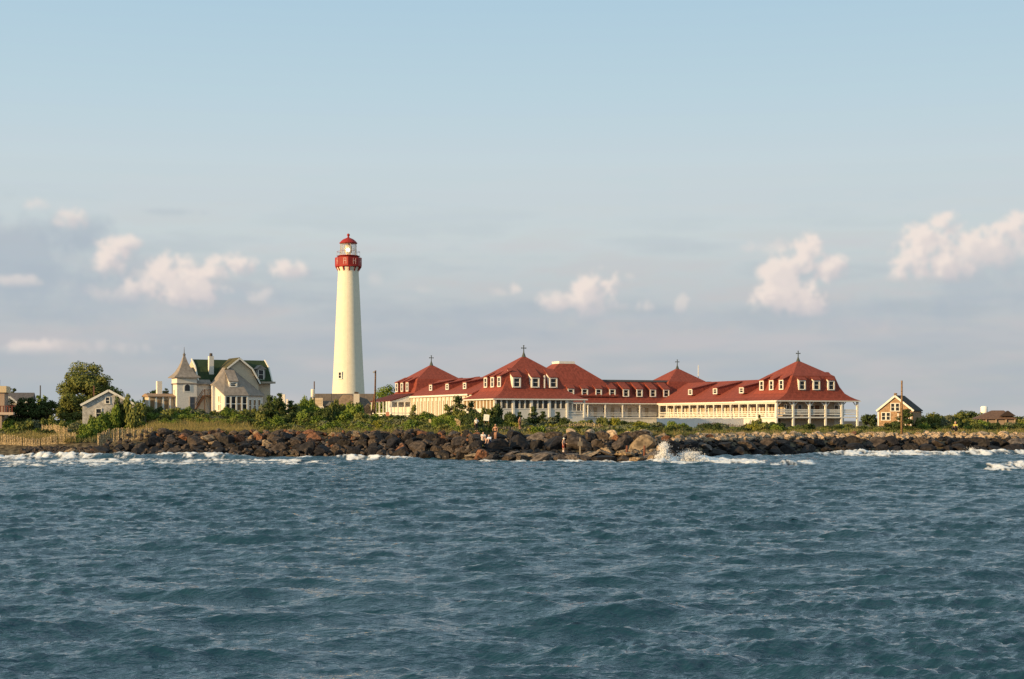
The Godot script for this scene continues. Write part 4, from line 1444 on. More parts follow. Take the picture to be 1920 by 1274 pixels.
	lens.lathe(Vector3.ZERO, [[0.0, 42.500], [0.75, 42.500], [0.55, 43.000], [0.85, 43.300], [1.0, 44.100], [0.85, 44.900], [0.4, 45.300], [0.0, 45.400]], 16)
	part("lens_pedestal", lens, mat("lens_cream", 0.78, 0.72, 0.52, 0.3), o)
	var lamp := SphereMesh.new()
	lamp.radius = 0.49
	lamp.height = 0.98
	var lm := StandardMaterial3D.new()
	lm.resource_name = "lamp_glow"
	lm.albedo_color = Color(1, 0.98, 0.92)
	lm.emission_enabled = true
	lm.emission = Color(1.0, 0.97, 0.88)
	lm.emission_energy_multiplier = 3.0
	put("lamp", lamp, lm, o).position = Vector3(0.0, 43.800, 1.12)
	var lit := OmniLight3D.new()
	lit.name = "lamp_light"
	lit.light_energy = 4.0
	lit.light_color = Color(1.0, 0.97, 0.88)
	lit.light_size = 0.45
	lit.omni_range = 40.0
	lit.omni_attenuation = 2.0
	lit.shadow_enabled = true
	lit.position = Vector3(0.0, 43.800, 1.12)
	o.add_child(lit)
	var dome := Shape.new(true)
	dome.lathe(Vector3.ZERO, [[0.0, 45.500], [2.2, 45.500], [2.28, 45.623], [2.12, 45.762], [1.75, 46.197], [1.2, 46.607], [0.6, 46.853], [0.3, 46.976], [0.22, 47.263], [0.22, 47.386], [0.36, 47.509], [0.36, 47.755], [0.2, 47.960], [0.0, 48.042]], 24)
	part("cap", dome, red, o)

func build_mansion() -> void:
	var o := thing("mansion", "grey and cream shingled mansion with a pointed turret and green gambrel roof", "mansion", Vector3(at(345, 790, 262).x, 5.0, -262.0), deg_to_rad(27.0))
	var cream := mat("cream_wall", 0.72, 0.60, 0.44, 0.8, lined_texture("clapboard", 16, 0.97), 0.35)
	var stucco := mat("pale_stucco", 0.78, 0.73, 0.65, 0.85, grey_texture("trim", 0.03, 0.955), 0.3)
	var grey := mat("grey_shingle", 0.40, 0.345, 0.295, 0.9, lined_texture("shingle", 16, 0.88), 0.28)
	var green := mat("green_shingle", 0.045, 0.075, 0.032, 0.9, lined_texture("shingle", 16, 0.88), 0.28)
	var trim := mat("white_trim", 0.80, 0.77, 0.69, 0.6)
	var glass := mat("dark_glass", 0.025, 0.028, 0.032, 0.08)
	var brown := mat("stair_wood", 0.12, 0.065, 0.04, 0.85)
	var X := Vector3.RIGHT
	var Z := Vector3.BACK
	var a := 1.64
	# turret
	var tw := Shape.new()
	tw.span(Vector3(-a, -1, -a), Vector3(a, 7.25, a))
	var tower := part("turret", tw, stucco, o)
	var band := Shape.new()
	band.loft([rect(-a - 0.06, a + 0.06, -a - 0.06, a + 0.06, 5.95), rect(-a - 0.09, a + 0.09, -a - 0.09, a + 0.09, 6.15), rect(-a, a, -a, a, 6.2)])
	part("band_course", band, grey, tower)
	var sp := Shape.new()
	var rings := []
	for p in [[2.15, 7.05], [2.12, 7.2], [1.62, 7.6], [1.2, 8.1], [0.8, 8.85], [0.45, 9.7], [0.2, 10.5], [0.06, 11.0]]:
		rings.append(rect(-p[0], p[0], -p[0], p[0], p[1]))
	sp.loft(rings)
	var sf: Array = rings[0].duplicate()
	sf.reverse()
	sp.fan(sf)
	part("turret_roof", sp, grey, o)
	var fin := Shape.new(true)
	fin.lathe(Vector3.ZERO, [[0.2, 10.7], [0.24, 10.95], [0.1, 11.1], [0.06, 11.3], [0.03, 12.1], [0.0, 12.15]], 8)
	part("finial", fin, mat("finial_metal", 0.12, 0.11, 0.1, 0.6), o)
	# arched window
	var arch := []
	var inner := []
	for k in 9:
		var t := PI * k / 8.0
		arch.append(Vector3(0.05 + cos(t) * 0.62, 5.55 + sin(t) * 0.62, a + 0.003))
		inner.append(Vector3(0.05 + cos(t) * 0.42, 5.55 + sin(t) * 0.42, a + 0.06))
	arch.append(Vector3(-0.57, 4.75, a + 0.003)); arch.append(Vector3(0.67, 4.75, a + 0.003))
	inner.append(Vector3(-0.37, 4.9, a + 0.06)); inner.append(Vector3(0.47, 4.9, a + 0.06))
	var ar := Shape.new(); ar.prism(arch, Vector3(0, 0, 0.055))
	var aw := part("arched_window", ar, trim, o)
	var ai := Shape.new(); ai.prism(inner, Vector3(0, 0, 0.02))
	part("pane", ai, glass, aw)
	window(o, Vector3(0.95, 1.6, a), X, Z, 1.1, 2.4, mat("grey_door_trim", 0.35, 0.33, 0.31, 0.7), mat("grey_glass", 0.12, 0.12, 0.13, 0.2), "tall_window")
	window(o, Vector3(-a, 3.4, 0.2), Z, -X, 0.7, 1.8, trim, mat("pale_blind", 0.55, 0.42, 0.25, 0.6), "side_window")
	# main body with gambrel roof along the street
	box_part("wall", Vector3(2.7, -1, -7.3), Vector3(14.9, 6.55, -0.6), cream, o)
	var gam := Shape.new()
	var u0 := 2.45
	gam.prism([Vector3(u0, 6.55, -0.1), Vector3(u0, 6.72, -0.1), Vector3(u0, 9.0, -1.9), Vector3(u0, 10.3, -4.0), Vector3(u0, 9.0, -6.1), Vector3(u0, 6.7, -7.9), Vector3(u0, 6.55, -7.9)], Vector3(12.55, 0, 0))
	part("gambrel_roof", gam, green, o)
	var gw := Shape.new()
	gw.prism([Vector3(u0 - 0.02, 6.5, -0.5), Vector3(u0 - 0.02, 8.8, -2.05), Vector3(u0 - 0.02, 10.05, -4.0), Vector3(u0 - 0.02, 8.8, -5.9), Vector3(u0 - 0.02, 6.5, -7.5)], Vector3(-0.12, 0, 0))
	part("gable_wall", gw, cream, o)
	for side in [0, 1]:
		var x := u0 - 0.1 if side == 0 else 15.05
		var rk := Shape.new()
		rk.beam(Vector3(x, 6.65, -0.05), Vector3(x, 9.02, -1.85), 0.2, 0.22)
		rk.beam(Vector3(x, 9.02, -1.85), Vector3(x, 10.38, -4.0), 0.2, 0.22)
		part("rake_board", rk, trim, o)
	box_part("cornice", Vector3(12.0, 6.3, -0.6), Vector3(15.5, 6.62, 0.35), mat("cornice_tan", 0.42, 0.36, 0.28, 0.8), o)
	box_part("cornice", Vector3(14.9, 6.301, -7.6), Vector3(15.5, 6.621, -0.6), mat("cornice_tan", 0.42, 0.36, 0.28, 0.8), o)
	# gabled dormer on the green roof
	var dd := Vector3(13.2, 6.75, -0.45)
	box_part("dormer", dd + Vector3(-0.75, 0, -2.4), dd + Vector3(0.75, 2.0, 0.0), mat("dormer_grey", 0.33, 0.31, 0.29, 0.8), o)
	window(o, dd + Vector3(0, 0.15, 0.0), X, Z, 1.05, 1.75, trim, glass, "dormer_window")
	var dr := Shape.new()
	dr.prism([dd + Vector3(-1.0, 1.95, 0.25), dd + Vector3(1.0, 1.95, 0.25), dd + Vector3(0, 2.65, 0.25)], Vector3(0, 0, -2.6))
	part("dormer_roof", dr, grey, o)
	# front cross gable
	var gu := 8.8
	var prof := [[-3.55, 6.3], [-2.15, 8.75], [0.0, 10.45], [2.15, 8.75], [3.55, 6.3]]
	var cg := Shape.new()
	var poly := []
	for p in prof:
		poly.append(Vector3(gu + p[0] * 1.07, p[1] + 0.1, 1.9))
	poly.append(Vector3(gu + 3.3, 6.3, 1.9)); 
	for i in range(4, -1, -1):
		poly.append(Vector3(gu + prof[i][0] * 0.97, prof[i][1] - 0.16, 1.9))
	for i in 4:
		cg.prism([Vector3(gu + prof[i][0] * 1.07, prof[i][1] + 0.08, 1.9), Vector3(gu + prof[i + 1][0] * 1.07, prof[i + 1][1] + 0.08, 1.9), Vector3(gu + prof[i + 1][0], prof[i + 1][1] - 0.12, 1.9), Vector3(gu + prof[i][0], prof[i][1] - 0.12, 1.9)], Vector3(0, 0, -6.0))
	part("cross_gable_roof", cg, mat("green_shingle_sunlit", 0.13, 0.115, 0.05, 0.9, lined_texture("shingle", 16, 0.88), 0.28), o)  # green roof again, the sun on its left slope put into the colour
	var gp := []
	for p in prof:
		gp.append(Vector3(gu + p[0] * 0.95, p[1] - 0.15, 1.45))
	gp.append(Vector3(gu + 3.3, -0.5, 1.45)); gp.append(Vector3(gu - 3.3, -0.5, 1.45))
	var gs := Shape.new()
	gs.prism(gp, Vector3(0, 0, -2.2))
	part("cross_gable_wall", gs, cream, o)
	for i in [1, 2, 3]:
		var rb := Shape.new()
		rb.beam(Vector3(gu + prof[i][0], prof[i][1] - 0.1, 1.93), Vector3(gu + prof[i + 1 if i > 1 else 2][0], prof[i + 1 if i > 1 else 2][1] - 0.1, 1.93), 0.1, 0.25)
		part("rake_board", rb, trim, o)
	# polygonal shingled bay in front
	var low := [Vector3(3.9, 6.0, 1.0), Vector3(3.9, 6.0, 3.3), Vector3(5.1, 4.25, 5.4), Vector3(9.25, 4.25, 5.4), Vector3(13.0, 4.25, 1.75), Vector3(13.4, 4.25, 0.95), Vector3(13.4, 4.5, 0.8)]
	var mid := [Vector3(4.5, 6.6, 1.0), Vector3(4.7, 6.55, 2.9), Vector3(5.6, 5.9, 3.9), Vector3(8.7, 5.9, 3.9), Vector3(11.1, 6.0, 1.4), Vector3(11.5, 6.0, 0.9), Vector3(11.5, 6.1, 0.8)]
	var top := [Vector3(6.1, 8.75, 0.9), Vector3(6.2, 8.8, 1.3), Vector3(6.5, 8.8, 1.6), Vector3(7.4, 8.8, 1.6), Vector3(8.0, 8.75, 1.0), Vector3(8.2, 8.7, 0.9), Vector3(8.2, 8.7, 0.8)]
	var hip := Shape.new()
	hip.loft([low, mid, top], false)
	hip.fan(top)
	var under := []
	for p in low:
		under.append(p - Vector3(0, 0.12, 0))
	hip.loft([under, low], false)
	var ur := under.duplicate()
	ur.reverse()
	hip.fan(ur)
	part("bay_roof", hip, grey, o)
	var wl := []
	var wh := []
	for p in [[4.15, 1.0, 5.85], [4.15, 3.15, 5.75], [5.2, 5.1, 4.13], [9.1, 5.1, 4.13], [12.75, 1.6, 4.13], [13.1, 0.95, 4.13], [13.1, 0.8, 4.4]]:
		wl.append(Vector3(p[0], -1, p[1]))
		wh.append(Vector3(p[0], p[2], p[1]))
	var bw := Shape.new()
	bw.loft([wl, wh], false)
	part("bay_wall", bw, stucco, o)
	box_part("corner_post", Vector3(3.75, -1, 2.85), Vector3(4.2, 5.8, 3.3), trim, o)
	for k in 5:
		box_part("window_post", Vector3(5.2 + k * 0.93, 1.5, 5.12), Vector3(5.46 + k * 0.93, 4.1, 5.3), trim, o)
	for k in 4:
		var x := 5.46 + k * 0.93
		var f := Shape.new()
		f.span(Vector3(x, 1.55, 5.14), Vector3(x + 0.67, 1.75, 5.26))
		f.span(Vector3(x, 2.75, 5.14), Vector3(x + 0.67, 2.87, 5.24))
		f.span(Vector3(x, 3.98, 5.14), Vector3(x + 0.67, 4.1, 5.26))
		var w := part("tall_window", f, trim, o)
		var g := Shape.new()
		g.span(Vector3(x, 1.75, 5.13), Vector3(x + 0.67, 3.98, 5.15))
		part("pane", g, glass if k != 2 else mat("lit_curtain", 0.16, 0.11, 0.07, 0.5), w)
	var side_dir := Vector3(1.05, 0, 1.95).normalized()
	for h in [1.6, 3.0]:
		window(o, Vector3(4.675, h, 4.125), side_dir, Vector3(-side_dir.z, 0, side_dir.x), 0.6, 1.15, trim, mat("pale_blind", 0.55, 0.42, 0.25, 0.6), "narrow_window", false)
	var sd := Vector3(3.65, 0, -3.5).normalized()
	for k in 3:
		window(o, Vector3(9.1, 1.5, 5.1) + sd * (0.8 + k * 1.55), sd, Vector3(-sd.z, 0, sd.x), 1.0, 2.1, trim, glass, "porch_window")
	dormer(o, Vector3(7.0, 5.55, 4.15), X, Z, 1.35, 0.85, 2.6, 2.1, grey, trim, glass, trim)
	# link between turret and bay, with stair
	box_part("link_wall", Vector3(1.5, -1, -3.0), Vector3(4.3, 6.0, 0.6), stucco, o)
	var lr := Shape.new()
	lr.prism([Vector3(1.3, 6.0, 1.1), Vector3(1.3, 6.15, 1.1), Vector3(1.3, 7.2, -0.9), Vector3(1.3, 7.0, -0.9)], Vector3(3.0, 0, 0))
	part("link_roof", lr, grey, o)
	var lg := Shape.new()
	lg.prism([Vector3(1.9, 6.9, -0.7), Vector3(1.9, 8.2, -1.3), Vector3(1.9, 8.9, -2.6), Vector3(1.9, 6.9, -2.6)], Vector3(2.6, 0, 0))
	part("upper_link_roof", lg, mat("slate_roof", 0.12, 0.13, 0.14, 0.85, lined_texture("shingle", 16, 0.88), 0.28), o)
	var ch := Shape.new()
	ch.span(Vector3(4.45, 6.5, -1.6), Vector3(5.25, 10.75, -0.9))
	var chim := part("chimney", ch, stucco, o)
	var pot := Shape.new(true)
	pot.lathe(Vector3(4.85, 10.75, -1.25), [[0.28, 0.0], [0.24, 0.5], [0.0, 0.5]], 8)
	part("chimney_pot", pot, mat("chimney_pot", 0.08, 0.065, 0.055, 0.8), chim)
	var st := Shape.new()
	for z in [1.3, 2.2]:
		st.beam(Vector3(1.15, 1.6, z), Vector3(2.75, 4.1, z), 0.1, 0.28)
		st.beam(Vector3(1.15, 2.6, z), Vector3(2.75, 5.15, z), 0.07, 0.09)
	for k in 9:
		st.box(Vector3(1.2 + k * 0.18, 1.75 + k * 0.28, 1.75), Vector3(0.28, 0.06, 0.85))
	part("stair", st, brown, o)
	var ld := Shape.new()
	ld.span(Vector3(2.7, 4.05, 0.7), Vector3(4.0, 4.22, 2.3))
	for x in [2.78, 3.9]:
		ld.span(Vector3(x - 0.06, 1.2, 2.16), Vector3(x + 0.06, 5.2, 2.28))
	ld.span(Vector3(2.84, 5.05, 2.18), Vector3(3.84, 5.15, 2.26))
	for k in 4:
		ld.span(Vector3(2.96 + k * 0.24, 4.22, 2.2), Vector3(3.01 + k * 0.24, 5.05, 2.24))
	part("landing", ld, brown, o)
	# low annex to the left
	box_part("annex_wall", Vector3(-5.9, -1, -2.4), Vector3(-1.66, 3.9, 0.2), cream, o)
	var an := Shape.new()
	an.prism([Vector3(-6.2, 3.9, 1.0), Vector3(-6.2, 4.05, 1.0), Vector3(-6.2, 4.5, -1.0), Vector3(-6.2, 4.2, -2.8), Vector3(-6.2, 4.0, -2.8)], Vector3(4.5, 0, 0))
	part("annex_roof", an, mat("annex_brown", 0.32, 0.22, 0.15, 0.9), o)
	for k in 4:
		post(o, Vector3(-6.0 + k * 1.15, 0, 0.75), 0.5, 3.9, 0.22, trim)
	for k in 3:
		box_part("annex_pane", Vector3(-5.6 + k * 1.15, 1.9, 0.203), Vector3(-5.05 + k * 1.15, 3.4, 0.25), mat("warm_screen", 0.28, 0.19, 0.10, 0.7), o)
	box_part("annex_chimney", Vector3(-4.3, 3.5, -1.4), Vector3(-3.5, 6.5, -0.6), stucco, o)

func gable_house(o: Node3D, hw: float, front: float, back: float, eave: float, ridge: float, over: float, wall: Material, roof: Material, trim: Material) -> void:
	var s := Shape.new()
	s.prism([Vector3(-hw, -1.2, front), Vector3(-hw, eave, front), Vector3(0, ridge - 0.15, front), Vector3(hw, eave, front), Vector3(hw, -1.2, front)], Vector3(0, 0, back - front))
	part("wall", s, wall, o)
	for side in [-1.0, 1.0]:
		var ow := hw + over
		var dy := (ridge - eave) / hw * over
		var r := Shape.new()
		r.prism([Vector3(0, ridge + 0.02, front + over), Vector3(side * ow, eave - dy, front + over), Vector3(side * ow, eave - dy + 0.18, front + over), Vector3(0, ridge + 0.2, front + over)], Vector3(0, 0, back - front - over * 2.0))
		var rp := part("roof", r, roof, o)
		var b := Shape.new()
		b.beam(Vector3(0, ridge + 0.04, front + over + 0.05), Vector3(side * ow, eave - dy + 0.02, front + over + 0.05), 0.09, 0.34)
		part("rake_board", b, trim, rp)

func build_houses() -> void:
	var trim := mat("white_trim", 0.80, 0.77, 0.69, 0.6)
	var glass := mat("dark_glass", 0.025, 0.028, 0.032, 0.08)
	var X := Vector3.RIGHT
	var Z := Vector3.BACK
	# grey cottage
	var o := thing("cottage", "small grey shingled cottage with a brown roof below the big tree", "cottage", Vector3(at(203, 790, 250).x, 5.0, -250.0), deg_to_rad(15.0))
	gable_house(o, 3.95, 0.0, -9.0, 2.6, 4.75, 0.3, mat("cottage_grey", 0.70, 0.67, 0.62, 0.9, lined_texture("shingle", 16, 0.88), 0.3), mat("brown_shingle", 0.19, 0.115, 0.075, 0.9, lined_texture("shingle", 16, 0.88), 0.28), trim)
	window(o, Vector3(-0.15, 2.65, 0), X, Z, 0.75, 1.15, trim, glass)
	window(o, Vector3(-1.5, 0.4, 0), X, Z, 0.95, 1.6, trim, glass)
	box_part("vent_pipe", Vector3(-2.3, 4.0, -3.5), Vector3(-2.12, 5.6, -3.32), mat("pipe_rust", 0.2, 0.1, 0.07, 0.8), o)
	# brown cottage on the right
	o = thing("cottage", "brown shingled cottage with white trimmed gable beside the tall pole", "cottage", Vector3(at(1679, 795, 270).x, 3.76, -270.0), deg_to_rad(-26.0))
	o.scale = Vector3.ONE * 0.885
	gable_house(o, 3.3, 0.0, -8.0, 3.5, 6.15, 0.25, mat("cottage_brown", 0.50, 0.325, 0.19, 0.9, lined_texture("shingle", 16, 0.88), 0.3), mat("charcoal_shingle", 0.07, 0.065, 0.06, 0.9, lined_texture("shingle", 16, 0.88), 0.28), trim)
	for x in [-0.45, 0.45]:
		window(o, Vector3(x, 3.25, 0), X, Z, 0.86, 1.6, trim, glass)
		window(o, Vector3(x - 1.75, 1.5, 0), X, Z, 0.86, 1.6, trim, glass)
	box_part("corner_board", Vector3(-3.36, -0.5, -0.2), Vector3(-3.12, 3.45, 0.05), trim, o)
	box_part("porch_roof", Vector3(0.8, 2.9, 0.05), Vector3(5.2, 3.08, 2.2), mat("charcoal_shingle", 0.07, 0.065, 0.06, 0.9), o)
	for x in [1.0, 2.4, 3.4]:
		post(o, Vector3(x, 0, 2.0), -0.5, 2.9, 0.2, trim)
	window(o, Vector3(2.2, 1.4, 0), X, Z, 0.9, 1.4, trim, glass)
	box_part("chimney", Vector3(-0.35, 5.9, -1.0), Vector3(0.15, 6.75, -0.5), mat("tan_brick", 0.40, 0.28, 0.17, 0.9), o)
	# keeper's house under the lighthouse
	o = thing("keepers_house", "low cream house with long brown roofs at the lighthouse's foot", "house", Vector3(at(642, 790, 380).x, 4.0, -380.0), deg_to_rad(6.0))
	var brown := mat("keeper_shingle", 0.21, 0.17, 0.135, 0.9, lined_texture("shingle", 16, 0.88), 0.28)
	var tan_roof := mat("keeper_tan_shingle", 0.38, 0.26, 0.165, 0.9, lined_texture("shingle", 16, 0.88), 0.28)
	var cream := mat("cream_wall", 0.72, 0.60, 0.44, 0.8)
	box_part("wall", Vector3(-6.6, -1, -4.0), Vector3(7.4, 3.6, 3.2), cream, o)
	var s := Shape.new()
	s.prism([Vector3(-6.9, 3.4, 4.0), Vector3(-6.9, 3.6, 4.0), Vector3(-6.9, 7.5, 0.0), Vector3(-6.9, 3.6, -4.4), Vector3(-6.9, 3.4, -4.4)], Vector3(14.6, 0, 0))
	part("roof", s, brown, o)
	s = Shape.new()       # hipped wing in front
	s.loft([[Vector3(-3.6, 2.6, 9.0), Vector3(4.8, 2.6, 9.0), Vector3(5.2, 2.6, 2.0), Vector3(-3.8, 2.6, 2.0)], [Vector3(0.3, 7.2, 3.2), Vector3(2.2, 7.2, 3.2), Vector3(2.4, 7.2, 1.0), Vector3(0.1, 7.2, 1.0)]])
	part("front_roof", s, tan_roof, o)
	box_part("front_wall", Vector3(-3.2, -1, 2.1), Vector3(4.4, 2.6, 8.5), cream, o)
	box_part("chimney", Vector3(2.55, 2.0, 9.3), Vector3(3.9, 7.3, 10.2), mat("pale_chimney", 0.62, 0.56, 0.46, 0.85), o)
	box_part("chimney_cap", Vector3(2.75, 7.302, 9.4), Vector3(3.7, 7.75, 10.1), mat("chimney_pot", 0.08, 0.065, 0.055, 0.8), o)
	s = Shape.new()
	s.prism([Vector3(3.9, 3.0, 9.6), Vector3(5.9, 5.2, 9.6), Vector3(8.4, 3.0, 9.6), Vector3(8.2, 2.7, 9.6), Vector3(5.9, 4.8, 9.6), Vector3(4.1, 2.7, 9.6)], Vector3(0, 0, -5.0))
	part("side_gable_roof", s, brown, o)
	s = Shape.new()
	s.prism([Vector3(4.1, -1, 9.3), Vector3(4.1, 2.8, 9.3), Vector3(5.9, 4.7, 9.3), Vector3(7.9, 2.8, 9.3), Vector3(7.9, -1, 9.3)], Vector3(0, 0, -4.0))
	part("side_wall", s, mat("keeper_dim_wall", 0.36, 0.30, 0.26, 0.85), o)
	box_part("balcony_room", Vector3(-7.4, -1, 3.0), Vector3(-4.6, 6.4, 5.4), cream, o)
	box_part("balcony_band", Vector3(-7.7, 4.0, 2.8), Vector3(-4.4, 4.4, 5.9), trim, o)
	for k in 4:
		box_part("blind_slat", Vector3(-6.6, 4.7 + k * 0.38, 5.402), Vector3(-4.9, 4.86 + k * 0.38, 5.46), mat("pale_blind", 0.55, 0.42, 0.25, 0.6), o)
	for x in [-7.2, -6.0, -4.9]:
		post(o, Vector3(x, 0, 5.6), 0.0, 4.0, 0.18, trim)
	s = Shape.new()
	s.prism([Vector3(-4.0, 4.6, 4.2), Vector3(-3.0, 5.6, 4.2), Vector3(-2.0, 4.6, 4.2)], Vector3(0, 0, -3.0))
	part("little_dormer", s, cream, o)
	# left-hand house with a balcony
	o = thing("beach_house", "beige flat-roofed house with a red balcony cut by the left frame edge", "house", Vector3(at(-14, 790, 246).x, 4.3, -246.0), deg_to_rad(12.0))
	var beige := mat("beige_stucco", 0.42, 0.31, 0.23, 0.85, grey_texture("trim", 0.03, 0.955), 0.3)
	box_part("wall", Vector3(-7, -1, -6), Vector3(1.7, 5.4, 0), beige, o)
	box_part("parapet", Vector3(-7.2, 5.1, -6.2), Vector3(2.0, 6.1, 0.3), mat("parapet_cream", 0.66, 0.52, 0.33, 0.8), o)
	box_part("balcony_floor", Vector3(-6, 1.65, 0.02), Vector3(3.2, 2.05, 2.2), mat("balcony_beam", 0.62, 0.47, 0.36, 0.8), o)
	var rs := Shape.new()
	rs.span(Vector3(-6, 2.95, 2.05), Vector3(3.5, 3.05, 2.15))
	for k in 22:
		rs.span(Vector3(-5.9 + k * 0.42, 2.05, 2.08), Vector3(-5.72 + k * 0.42, 2.95, 2.12))
	part("balcony_railing", rs, mat("railing_red", 0.17, 0.055, 0.04, 0.85), o)
	box_part("balcony_post", Vector3(1.0, -1, 1.4), Vector3(1.5, 1.65, 1.9), beige, o)
	box_part("chimney", Vector3(0.1, 6.1, -3.0), Vector3(0.75, 7.1, -2.4), mat("black_flue", 0.02, 0.02, 0.02, 0.7), o)
	window(o, Vector3(-0.6, 2.3, 0), X, Z, 1.2, 2.2, trim, glass)
	# white house with grey roof behind it
	o = thing("white_house", "low white house with a grey roof half hidden by the dark hedge", "house", Vector3(at(34, 790, 330).x, 4.4, -330.0), deg_to_rad(8.0))
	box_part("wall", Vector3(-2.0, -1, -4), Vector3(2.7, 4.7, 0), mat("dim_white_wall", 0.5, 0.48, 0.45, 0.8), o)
	var wr := Shape.new()
	wr.prism([Vector3(-2.4, 4.65, 0.8), Vector3(-2.4, 4.85, 0.8), Vector3(-2.4, 6.5, -2.0), Vector3(-2.4, 4.7, -4.8)], Vector3(5.3, 0, 0))
	part("roof", wr, mat("grey_roof", 0.16, 0.15, 0.155, 0.9, lined_texture("shingle", 16, 0.88), 0.28), o)
	box_part("eave_board", Vector3(-2.0, 4.35, 0.8), Vector3(2.9, 4.66, 0.9), trim, o)
	for x in [-1.3, 0.1, 1.4]:
		box_part("pane", Vector3(x, 3.2, 0.003), Vector3(x + 0.9, 4.2, 0.05), glass, o)
	box_part("porch_post", Vector3(2.45, -1, 0.45), Vector3(2.65, 4.35, 0.65), trim, o)
	o = thing("gabled_porch_house", "white gabled porch between the beige house and the grey-roofed house", "house", Vector3(at(17, 790, 318).x, 4.4, -318.0), deg_to_rad(20.0))
	gable_house(o, 1.4, 0.0, -3.0, 4.2, 5.4, 0.2, mat("cream_wall", 0.72, 0.60, 0.44, 0.8), mat("grey_roof", 0.16, 0.15, 0.155, 0.9), trim)
	for x in [-0.9, 0.2]:
		box_part("opening", Vector3(x, 1.8, 0.003), Vector3(x + 0.75, 3.9, 0.05), glass, o)
	# low brown pavilion far right
	o = thing("pavilion", "low brown hip-roofed beach pavilion before the far trees", "pavilion", Vector3(at(1872, 800, 420).x, 3.4, -420.0), deg_to_rad(-10.0))
	var hs := Shape.new()
	hs.loft([rect(-6.5, 4.5, -5, 3, 2.1), rect(-6.4, 4.4, -4.9, 2.9, 2.25), rect(-1.5, 1.5, -1.4, -0.6, 4.4)])
	part("roof", hs, mat("pavilion_brown", 0.19, 0.12, 0.09, 0.9, lined_texture("shingle", 16, 0.88), 0.28), o)
	hs = Shape.new()
	hs.prism([Vector3(0.2, 2.9, 3.05), Vector3(4.2, 2.9, 3.05), Vector3(2.2, 4.3, 3.05)], Vector3(0, 0, -3.0))
	part("front_gable", hs, mat("pavilion_dark", 0.04, 0.028, 0.024, 0.9), o)
	box_part("wall", Vector3(-6.0, -1, -4.5), Vector3(4.1, 2.1, 2.2), mat("pavilion_wall", 0.26, 0.20, 0.15, 0.9), o)
	for x in [-5.8, -3.3, -0.8, 1.7, 3.9]:
		post(o, Vector3(x, 0, 2.6), -1, 2.1, 0.25, mat("pavilion_post", 0.42, 0.32, 0.22, 0.9))
	# water tank
	o = thing("water_tank", "white cylindrical water tank standing above the far treeline", "water tank", at(1846, 800, 640))
	o.position.y = 3.0
	var tk := Shape.new(true)
	tk.lathe(Vector3.ZERO, [[0.0, 5.2], [1.35, 5.2], [1.4, 5.4], [1.4, 7.6], [1.2, 7.85], [0.0, 8.1]], 20)
	part("tank", tk, mat("tank_white", 0.85, 0.84, 0.8, 0.5), o)
	for k in 4:
		var a := TAU * k / 4.0 + 0.4
		var lg := Shape.new()
		lg.tube(Vector3(sin(a) * 1.3, -1, cos(a) * 1.3), Vector3(sin(a) * 1.1, 5.2, cos(a) * 1.1), 0.12, 0.12, 6)
		part("leg", lg, mat("tank_leg", 0.35, 0.35, 0.36, 0.6), o)

